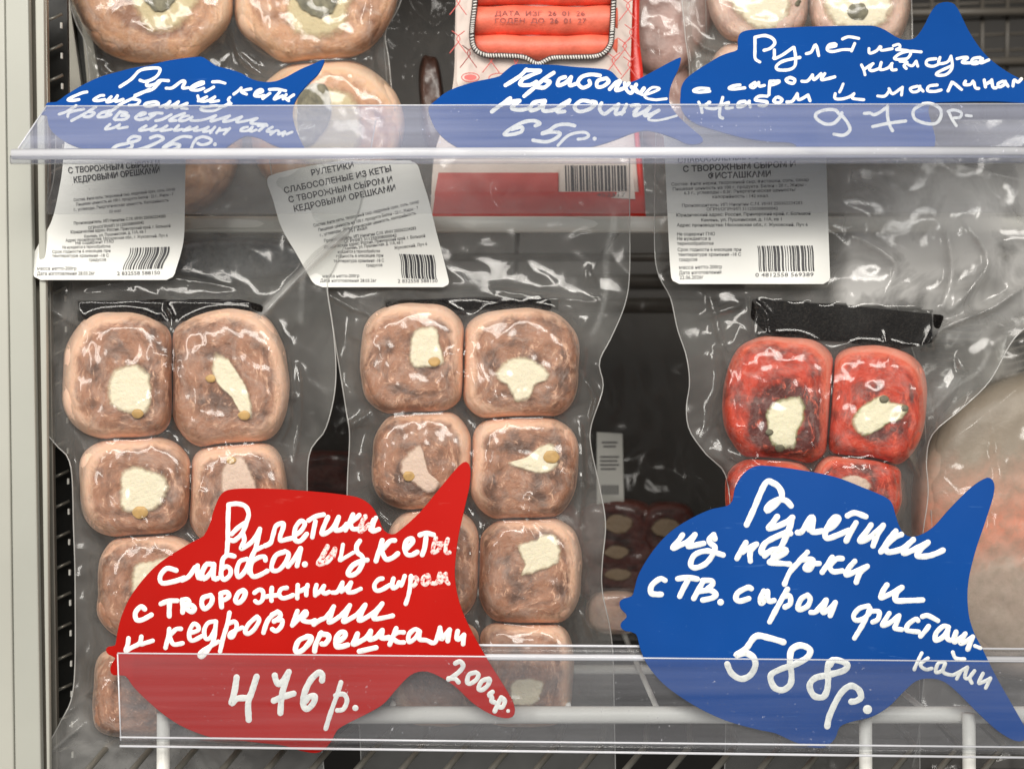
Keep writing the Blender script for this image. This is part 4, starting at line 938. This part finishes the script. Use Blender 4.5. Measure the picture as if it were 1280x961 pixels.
K64 = 6.4
# red tag
redp = C2('345,590 350,560 365,500 400,430 470,350 560,290 602,268 613,258', 0, 560, 2.3975) + [(262, 655), (268, 635), (277, 617), (292, 611)] + \
    C2('80,121 200,128 300,138 360,150 395,175 415,210 430,245 455,258 480,245 540,190 590,130 640,70 665,45 680,42 690,60 688,110 675,170 655,260 645,340 645,400 660,470 690,540 740,630 790,710 820,765 822,795 805,808 760,800 700,765 640,710 580,675 545,668 510,680 470,720 430,765 380,795 320,825 290,845 275,875 250,903 225,912 180,905 130,890 60,882 0,875', 300, 560, 2.396) + \
    C2('640,868 560,840 500,805 440,755 400,715 375,682 340,680 330,665 335,645 345,628 325,618 317,604 325,594', 0, 560, 2.3975)
red = fish('red fish shaped price tag with white handwriting ending in 476р. and 200гр.', redp, LOW, M['red'])
wr_ = lambda ox, oy, wd, st, **k: write(red, LOW, ox, oy, K64, wd, st, **k)
wr_(260, 600, 38, '165,200 160,330 158,480 150,590; 165,195 235,188 300,210 325,270 310,330 275,420 215,480 185,480; 190,430 240,380 290,345; 280,430 290,480 265,545 310,525 370,470 415,390; 415,390 395,490 375,560 345,620; 375,560 430,535; 455,525 500,500 520,440 545,365 600,345 600,385 580,440 580,482 640,470 690,460; 690,440 740,410 775,350 745,325 705,370 690,430 700,480 740,485 790,430; 805,322 860,290 925,275; 860,330 845,400 835,455; 960,295 935,350 910,425 950,420 1000,380 1045,295; 1045,295 1030,350 1020,400 1070,392 1110,350; 1160,275 1130,340 1100,400; 1210,280 1190,300 1140,340; 1140,345 1155,388 1200,390')
wr_(420, 640, 36, '300,60 285,100 275,140; 320,45 300,90 290,150 345,135')
wr_(420, 640, 40, '235,35 205,90 190,150 230,130 265,100', name='worn_handwriting', mat='worn')
write(red, LOW, 0, 560, 2.3975, 15, '528,366 500,360 480,383 486,404 525,398 552,388; 545,395 565,385 585,357; 592,352 594,388 612,388; 640,350 620,347 605,375 612,392 635,368 640,347; 641,348 640,390 652,390')
wr_(260, 600, 38, '210,608 160,600 120,630 110,700 105,760 130,795 175,760 180,715 150,690 115,705; 310,630 255,650 230,720 245,775 300,720 330,640; 460,640 450,612 400,620 350,660 340,730 360,770 410,760 475,725; 330,640 320,700 330,740; 620,570 545,600 510,680 520,722 570,715 625,650 645,590 615,568; 640,690 690,630 738,545; 742,545 728,620 712,685', dots='775,672,25')
wr_(260, 600, 40, '955,530 915,610 882,668 925,662 985,600 1015,550; 1015,550 1000,610', name='worn_handwriting', mat='worn')
wr_(260, 600, 32, '1080,515 1065,600 1055,640 1085,625 1160,580; 910,650 950,660 1000,610')
wr_(420, 640, 40, '190,230 165,270 170,320 208,352 215,395 180,470 125,505 95,490 130,430 190,395 250,382; 370,225 350,290 320,390; 470,225 430,232 380,290; 370,320 400,375 450,365 495,330; 570,290 612,240 605,212 568,225 550,280 565,335 605,342 650,318; 670,182 720,168 780,180; 720,205 710,280 690,340')
wr_(420, 640, 34, '800,205 780,270 775,320 815,305 840,265; 895,215 878,270 880,320 908,322; 810,250 850,250', name='worn_handwriting', mat='worn')
wr_(140, 720, 40, '262,262 230,243 188,290 195,345 240,348 315,308; 392,220 450,198 520,195; 460,210 458,270 458,318; 560,190 567,240 565,288; 560,190 600,185 615,212 575,235 635,232 660,260 640,283 595,262; 790,152 730,172 718,222 742,262 790,222 803,175 785,152; 870,140 872,190 877,245; 870,137 920,127 935,160 900,188 880,188; 1050,112 1012,132 988,190 1012,212 1048,182 1068,132 1050,112')
wr_(300, 720, 36, '115,132 155,107 185,127 178,190 145,212 122,198; 255,92 250,150 252,195; 200,165 250,155 315,150; 375,92 330,102 312,145 340,175 390,165 425,150; 462,70 460,120 458,175; 462,125 500,110 540,85; 540,70 532,110 530,150; 612,70 602,110 602,152; 602,148 640,120 672,78; 672,78 660,118 680,138 712,125; 740,130 780,122 820,50; 820,50 812,122; 810,118 850,95 888,50; 888,50 870,100 865,128 910,125 965,100')
wr_(420, 640, 36, '372,530 340,538 308,580 318,622 360,622 430,582; 460,530 450,570 457,608 490,592 505,560; 550,510 532,560 520,585; 600,510 592,600 578,670 558,732')
wr_(420, 640, 34, '600,530 640,522 648,550 622,588 592,582; 735,503 700,522 692,560 715,578 742,550 737,503; 770,568 805,562 832,490; 832,490 835,560 870,500; 878,492 882,545 900,570', name='worn_handwriting', mat='worn')
wr_(140, 720, 36, '132,495 127,540 110,595 160,568 220,535 235,482; 235,482 228,540 270,532 325,515; 458,420 450,480 428,572; 552,420 510,425 460,478; 462,482 492,543 565,535; 640,450 690,430 688,397 652,382 620,440 622,500 652,513 720,478; 825,360 770,372 738,430 750,498 790,488 825,420 832,362; 832,362 820,480 800,540 732,635 702,638 720,600 850,522; 940,290 920,390 890,490 865,600; 930,380 980,362 998,400 970,478 945,485 952,452 1042,410; 1160,322 1095,380 1065,440 1092,458 1140,420 1178,350 1160,322')
wr_(300, 720, 38, '300,282 240,330 210,380 188,450; 255,308 312,287 322,322 272,360; 290,350 338,352 330,400 290,437 258,422; 460,278 440,330 418,392; 418,390 470,340 520,282 532,302 500,350 560,365 600,352; 590,385 640,350 690,325 750,242; 750,242 730,300 712,368 770,340 820,300 878,232; 878,232 850,300 828,362 880,340 940,300 1002,228; 1002,228 970,300 952,352 1010,330 1080,280 1138,218; 1138,218 1090,290 1072,338 1130,335 1222,315')
wr_(300, 720, 42, '540,482 475,510 445,570 455,605 500,590 555,530 570,490 535,480; 650,452 620,510 602,560 597,598; 640,462 700,468 710,500 680,540 655,540; 790,522 838,482 838,450 802,450 768,500 772,558 810,562 862,548; 940,460 925,500 905,542 960,520 1010,490 1045,438; 1045,438 1032,490 1035,505 1090,488 1138,432; 1138,432 1132,490 1195,490; 955,600 1020,585 1088,570')
wr_(450, 760, 38, '290,160 270,210 237,290; 350,192 300,195 262,232 300,268 350,272; 478,188 440,168 392,210 392,268 440,240 478,185; 478,185 475,245 530,255 600,272 640,155; 640,155 650,215 655,245 718,170; 718,170 702,262; 782,182 772,240 792,248 832,212; 832,212 825,285')
wr_(450, 760, 38, '762,440 800,425 825,460 790,510 708,568; 708,560 760,562 788,590; 925,512 872,530 858,588 880,602 930,570 948,530 928,512; 1030,562 975,582 948,640 975,652 1018,620 1038,575 1030,562; 1060,668 1035,690 1055,712 1052,740 1075,750; 1130,712 1100,770 1078,822; 1130,712 1158,740 1140,788 1112,788', dots='1185,820,16', name='handwritten_weight')
wr_(270, 800, 50, '165,295 150,400 125,500 170,465 250,460; 325,290 290,400 258,500 262,635; 470,280 480,320 502,348 540,320 582,252; 582,252 550,350 525,450 515,580; 462,482 540,450 620,425; 848,320 850,275 820,258 755,320 705,430 700,520 730,548 780,500 788,447 745,452 712,490', name='handwritten_price')
wr_(270, 800, 38, '1000,335 970,430 920,570 878,705; 955,440 1020,430 1048,480 1020,548 970,560', dots='1115,540,25', name='handwritten_price')
# big blue tag
blu = C2('410,165 425,115 450,75 480,55 520,52 620,65 720,85 800,115 870,145 890,165 900,200 915,240 935,260 965,260 1010,235 1060,180 1120,120 1160,92 1180,88 1192,105 1190,140 1165,220 1135,310 1115,400 1115,480 1130,540 1160,600 1200,680 1240,750 1280,820 1290,845 1278,866 1250,865 1200,835 1140,780 1080,720 1040,690 1000,682 960,690 920,725 880,765 830,795 770,810 735,825 720,860 690,885 650,885 600,870 545,845 500,835 440,820 380,800 300,760 220,705 170,650 145,600 130,550 100,542 85,530 88,515 102,502 100,490 85,475 82,455 95,445 118,438 125,420 140,370 180,305 230,250 290,210 350,182', 740, 560, 2.3704)
big = fish('large blue fish shaped price tag with white handwriting ending in 588р., lower right', blu, LOW, M['blue'])
wb = lambda ox, oy, wd, st, **k: write(big, LOW, ox, oy, K64, wd, st, **k)
wb(920, 590, 48, '85,420 140,300 235,90 300,88 350,130 367,195 325,248 262,305 245,300 265,262 340,220 400,228 440,268; 330,355 300,395 262,448 330,432 400,400 452,362; 452,362 430,440 385,550 345,620 300,680; 400,485 330,512 240,562 205,620 215,648 270,640; 435,490 400,480', name='handwriting')
wb(920, 590, 46, '492,482 530,470 590,370 615,365 612,430 610,478 690,470; 575,420 585,460; 710,470 780,430 822,372 788,360 742,420 712,500 735,528 800,508 900,465; 892,348 950,325 1038,355; 960,405 922,470 882,550; 1080,422 1040,480 988,548 1040,540 1120,480 1178,425; 1178,425 1130,500 1097,588')
wb(1040, 630, 46, '510,215 450,290 392,380; 555,242 500,265 432,330; 425,345 450,382 540,365 600,330 650,282; 650,285 600,330 572,390 640,370 700,340 768,305; 768,305 710,360 682,412 760,415 830,395 888,368')
wb(920, 590, 44, '80,562 45,620 8,690; 50,640 110,600 165,575; 165,575 115,640 115,710; 230,670 290,620 390,615 400,640 330,680 265,720 350,728 430,735; 570,640 500,720 430,800 388,895; 525,700 600,695 618,720 590,775 552,770 580,735 665,730; 770,680 730,740 690,800; 850,690 800,695 745,755; 750,765 780,795 850,788; 950,712 900,770 882,820 940,800 1050,752; 1050,752 990,810 962,880')
wb(1040, 630, 44, '440,645 410,690 392,745 460,720 560,665; 560,665 515,712 512,768 600,770 725,765')
wb(800, 650, 44, '340,118 310,160 262,222 320,200 390,165 440,115; 440,115 402,180 385,208 440,200 510,185; 590,115 555,150 565,185 600,215 580,280 520,350 440,380 405,350 440,275 540,245 665,278; 590,118 600,150; 200,480 160,468 95,520 88,580 130,592 170,592; 302,468 380,458 458,470; 390,470 350,540 318,608; 505,490 460,570 430,625; 500,482 570,482 582,510 540,550; 470,570 560,560 608,590 580,620 502,638', dots='645,655,27')
wb(900, 690, 44, '250,290 220,282 145,322 128,370 160,390 230,370; 350,310 322,370 332,410 380,350; 380,312 382,370 400,392 432,385; 540,295 480,400 398,555; 505,355 558,350 562,410 520,438; 700,342 650,372 622,440 642,458 700,430 722,375 700,342; 728,480 770,472 850,382; 850,382 822,480 880,450 922,402; 922,402 882,505')
wb(1060, 730, 40, '165,172 92,192 45,250 65,288 130,270 178,215 165,172; 175,195 130,300 52,430; 190,215 248,220 240,278 198,302; 330,232 300,280 275,328 330,310 408,250; 408,250 390,310 375,350 430,362; 560,290 540,278 482,320 468,365 510,375 565,380; 595,258 640,250 718,290; 645,335 620,370 580,415; 805,342 762,335 705,390 702,448 760,420 800,362; 800,362 795,430 835,445 865,380; 865,385 850,460 900,430 938,395; 938,395 900,470 950,455 998,420; 998,420 958,520')
wb(1060, 730, 30, '1015,492 1060,510; 590,550 560,610 530,680; 640,590 580,640 620,680 670,672; 770,620 722,632 702,700 750,690 778,632; 778,635 762,700 830,725 880,705 955,662; 900,700 870,755 ; 955,665 935,740 965,750 1012,692; 1012,692 975,745 990,788; 1080,712 1045,788 1085,778 1140,750; 1140,752 1102,828; 838,542 862,590 932,598')
wb(900, 780, 50, '508,142 400,110 288,95 210,190 130,248 200,228 265,262 283,330 240,408 165,435 92,390 58,318; 560,320 570,210 640,168 718,200 700,262 600,318 480,360 405,410 432,500 500,525 562,480 572,400 560,320; 860,390 870,310 930,285 1018,320 990,368 870,402 760,430 717,490 750,568 820,582 855,530 865,450 860,390; 880,325 900,285; 858,815 880,720 960,560 1040,492 1108,520 1128,580 1090,612 1050,618', dots='1180,680,37', name='handwritten_price')
# upper row
t1 = C2('60,405 130,400 200,350 330,270 480,200 620,160 760,125 860,110 1000,75 1150,50', 50, 65, K64) + C2('300,40 350,45 450,110 560,140 650,170 740,220 830,240 920,235 1010,200 1120,140 1250,85 1300,62 1315,75 1270,170 1200,240 1120,330 1080,400 1060,480 1070,560 1100,650 1140,740 1150,775 1000,770 900,740 800,690 700,670 640,690 560,740 480,790 300,805 100,790', 200, 65, K64) + C2('800,800 400,780 250,740 160,690 100,640 70,590 60,540 50,505 5,500 10,485 45,470 45,430', 50, 65, K64)
tg1 = fish('blue fish shaped price tag at the far left end of the upper strip, price 826р.', t1, TOP, M['blue'], off=.0001)
w1 = lambda ox, wd, st, **k: write(tg1, TOP, ox, 65, K64, wd, st, off=.0001, **k)
w1(50, 32, '640,280 730,220 800,150 900,130 960,140 930,200 850,238 800,228; 860,238 855,272 920,258 960,230 1028,232; 960,240 900,300 820,325 760,350; 880,300 760,355; 1010,292 1060,288 1130,238 1160,242 1140,290 1185,288')
w1(200, 30, '250,290 350,252 332,242 265,272 245,300 300,308 350,292; 420,242 470,240 520,252; 430,282 400,300 362,320; 650,290 620,318 590,340; 728,298 690,305 650,320 692,340; 760,340 820,320 808,302 770,320 755,350 790,358 835,350; 875,302 940,300 1005,312; 880,332 822,375; 960,320 912,380 980,352; 1010,342 985,378; 1000,370 1030,392; 1070,345 1025,375')
w1(50, 30, '375,322 330,332 225,380 260,390 312,382; 510,350 480,352 428,385 460,392 518,382; 570,360 532,402 590,388 620,352; 620,352 605,398 665,380; 760,365 660,412 600,455 530,500; 740,378 798,392 770,425 712,430; 900,402 850,412 835,432 880,435 948,420 930,402 900,402; 960,442 1010,422 1040,398; 1040,400 1005,448 1060,430 1108,400; 1108,402 1072,448 1120,435 1178,412; 1130,450 1178,455; 290,432 210,480 152,500; 350,458 240,485 222,518; 448,440 350,500 252,552; 400,482 438,490 400,518 352,520; 560,472 490,490 462,520 520,520 570,502; 640,480 592,538; 640,482 698,490 652,510; 652,512 710,512 680,540 602,545; 800,512 848,492 810,490 762,530 800,545 858,530; 875,500 930,490 978,492; 920,500 862,540; 1050,502 980,540 925,552; 1158,492 1080,520 1035,550 1088,550')
w1(200, 28, '302,352 320,395 380,392 440,360; 375,360 305,395; 440,362 400,400 470,392; 560,365 545,385 555,408 500,440 430,472 340,470 330,450 430,432 510,435 570,415; 230,512 180,522 152,550 200,550 258,522; 258,522 245,548 310,550 370,538 448,510; 448,510 405,555 470,540 558,512; 558,512 505,558 570,550 655,520; 655,520 612,563 700,550 778,532; 778,532 725,570 800,578 850,580; 150,590 112,630 180,620; 240,602 185,632 260,618 300,602; 300,602 272,632 340,622 388,602; 388,602 345,638 410,628 440,602; 440,602 402,650; 478,612 452,650; 465,632 540,620; 560,612 512,660; 700,602 660,612 645,632 700,632 740,602; 740,602 722,638 770,625; 785,592 858,590; 830,600 792,632; 900,602 870,620 855,638 900,638; 885,662 930,630 955,640 945,662 1000,640; 1000,642 982,672; 1058,642 1012,660')
w1(50, 28, '560,580 522,618 590,608 638,582; 638,582 622,612 700,602; 850,592 792,630 880,618 930,592; 930,592 885,630 970,618 1018,592; 1018,592 965,632 1055,620')
w1(50, 32, '798,682 745,678 705,710 738,742 718,772 650,790 582,780 620,750 700,732 790,705 798,682; 882,690 940,672 988,692 950,720 860,760 755,790; 755,785 830,790 888,785; 1208,682 1130,680 1040,730 985,770 1010,788 1080,778 1118,748 1060,738 1002,765', name='handwritten_price')
w1(200, 30, '290,700 268,730 252,768; 292,695 345,680 408,700 398,728 340,745 302,732', dots='440,740,16', name='handwritten_price')
t2 = C2('35,445 90,390 150,340 220,300 300,270 420,235 520,215 600,195 630,170 690,120 740,97 860,100', 530, 65, K64) + C2('0,102 100,105 250,120 400,130 500,140 550,165 590,210 630,235 700,240 780,205 900,140 1010,80 1085,45 1096,60 1075,140 1040,210 1010,290 1000,380 1020,440 1080,520 1180,610 1270,690 1250,730 1150,735 1050,690 900,640 800,628 700,650 600,690 450,740 300,775 150,785', 680, 65, K64) + C2('900,790 500,790 320,780 240,745 160,690 90,610 50,520', 530, 65, K64)
tg2 = fish('blue fish shaped price tag under the crab stick pack, price 65р.', t2, TOP, M['blue'], off=.0001)
w2 = lambda ox, wd, st, **k: write(tg2, TOP, ox, 65, K64, wd, st, off=.0001, **k)
w2(530, 40, '820,142 760,200 652,268; 810,150 870,148 930,152; 925,160 870,182 790,218; 790,218 770,262 850,265 900,240; 1038,168 960,220 880,290 802,355; 970,232 1008,240 965,285 905,285; 690,372 620,422 542,480; 620,422 700,400 765,392; 765,392 702,450 770,465 850,450; 960,392 875,410 852,468 920,450 968,392; 968,392 952,468 1020,470 1080,450 1158,402')
w2(680, 38, '170,202 122,220 112,268 170,250 218,202; 218,202 205,268 260,255; 448,190 372,182 302,202 272,250 310,288 368,262 362,232; 500,212 432,232 425,278 470,278 518,240 500,212; 525,300 572,250 608,232; 610,240 575,308 640,290 680,252; 645,252 662,308 700,328 738,262; 700,282 762,328 800,292; 205,388 120,440 105,478 165,478; 380,402 300,392 245,440 282,478 360,460 418,412 385,398; 460,412 445,458 482,498 540,460 598,422; 598,422 572,498 640,480; 660,425 622,498; 700,432 765,432 722,480; 760,442 722,508 800,480 850,442; 850,442 805,508 860,498 918,470')
w2(680, 26, '740,300 790,345 900,312 922,292 862,288 805,345 830,375 900,385; 900,385 980,376; 918,470 835,535 880,550 960,540 1060,512')
w2(530, 36, '890,592 928,572 880,552 800,562 700,612 642,660 700,662 778,640 782,602 702,622; 1205,592 1140,580 1062,590 1000,630 942,655 1020,642 1088,652 1058,690 980,720 872,708', name='handwritten_price')
w2(680, 30, '112,750 180,680 250,650 328,645 358,670 328,692 272,700', dots='405,695,17', name='handwritten_price')
t3 = C2('5,600 10,540 40,480 110,420 220,350 320,290 400,260 460,238 462,160 480,110 530,85 620,75 800,65 1000,55', 850, 25, K64) + C2('300,48 500,45 600,50 680,80 750,125 800,150 850,160 920,145', 1000, 25, K64) + C2('945,90 965,50 985,20 1010,8 1040,10 1060,30 1100,110 1150,180 1210,230 1290,275 1400,330 1330,345 1180,338 1040,340 975,345 962,370 975,420 985,470 960,500 800,507 560,505', 800, 0, 2.667) + C2('900,985 700,970 500,940 300,885 130,830 40,760 3,680', 850, 25, K64)
tg3 = fish('blue fish shaped price tag at the upper right with a tall tail fin, price 970р.', t3, TOP, M['blue'], off=.0002)
w3 = lambda ox, wd, st, **k: write(tg3, TOP, ox, 25, K64, wd, st, off=.0002, **k)
w3(850, 32, '600,140 600,240 602,310 638,338; 600,140 680,127 740,150 758,190 720,230 672,245; 755,242 755,290 752,312 820,282 905,222; 912,222 925,300 918,370 870,400 785,400 772,370 830,330 960,302; 230,552 160,548 108,568 150,580 238,572; 480,522 430,528 392,548 440,555 518,545; 600,502 562,530 590,543 630,502; 630,502 635,532 675,525; 720,492 715,540 712,600; 720,492 795,492 762,515 722,522; 880,462 848,480 870,503 908,508 918,478 880,462; 975,492 1020,490 1060,442; 1060,442 1072,480 1128,432; 1158,432 1135,480 1238,457; 150,660 168,700 177,742; 170,700 238,660; 232,660 205,698 250,712 290,708 340,680 388,662; 342,622 322,700 317,770 342,788; 385,670 370,708 420,702; 520,652 472,662 462,698 510,690 555,652; 552,660 562,698; 698,612 632,612 602,640 650,650 698,658 680,688 632,685; 770,622 748,650 790,665 818,640 785,618; 855,658 900,650 938,592; 938,592 952,640 1025,602; 1025,602 1040,648')
w3(1000, 30, '50,272 90,258 118,205 132,210 150,288; 222,222 288,210 280,192 232,202 217,240 260,255 340,240 400,240; 340,155 390,137 470,150; 438,190 412,250; 552,232 557,268 610,250 640,215; 648,218 650,245 738,232; 748,208 790,197 800,220 772,240; 772,238 880,255 860,308 790,318 755,308 800,272 870,252 970,258; 492,362 510,400 520,440; 510,400 550,372 585,352; 582,352 555,395 582,408 640,388; 650,342 642,398 700,388 738,350; 732,352 735,400 770,400; 800,332 858,340 832,368 850,390; 870,362 900,368 930,332; 930,332 942,372; 1088,312 1022,322 1012,358 1060,373 1105,358; 1120,302 1112,350 1180,338 1208,292; 1208,292 1218,380 1170,438 1095,443 1105,420 1210,370; 345,515 332,548 317,578; 282,592 282,630 340,633 400,615 432,592; 432,592 422,628 510,640; 622,610 680,610 718,562; 712,552 742,592 808,548; 820,540 812,602; 940,532 882,550 902,578 948,568 960,532; 957,542 985,572; 1098,522 1032,532 1022,568 1080,573 1130,562')
w3(1080, 32, '745,312 792,302 830,305 785,340 850,345 900,335; 930,302 872,312 862,348 910,348 948,312; 942,322 935,345 998,322; 672,570 700,510 712,502 780,558; 812,492 802,518 850,518 872,492; 880,502 892,545 918,550; 962,482 972,538; 970,520 1018,490; 1022,482 1032,540 1058,545; 1110,492 1072,512 1082,538 1120,520 1130,492; 1132,502 1152,532; 1192,530 1202,482 1232,500 1260,472')
w3(1000, 34, '310,752 280,722 200,722 132,750 132,790 200,833 270,828 318,780 335,745; 330,760 378,820 400,880 350,923 272,915; 515,750 560,747 592,760 640,740 690,702; 700,692 702,780 720,850 740,888; 582,855 700,830 845,810; 990,672 912,720 917,790 1000,828 1088,828 1128,770 1118,710 1050,672 985,672', name='handwritten_price')
w3(1080, 30, '680,742 702,790 738,848; 672,732 720,722 778,742 768,780 722,785; 818,765 858,770', name='handwritten_price')
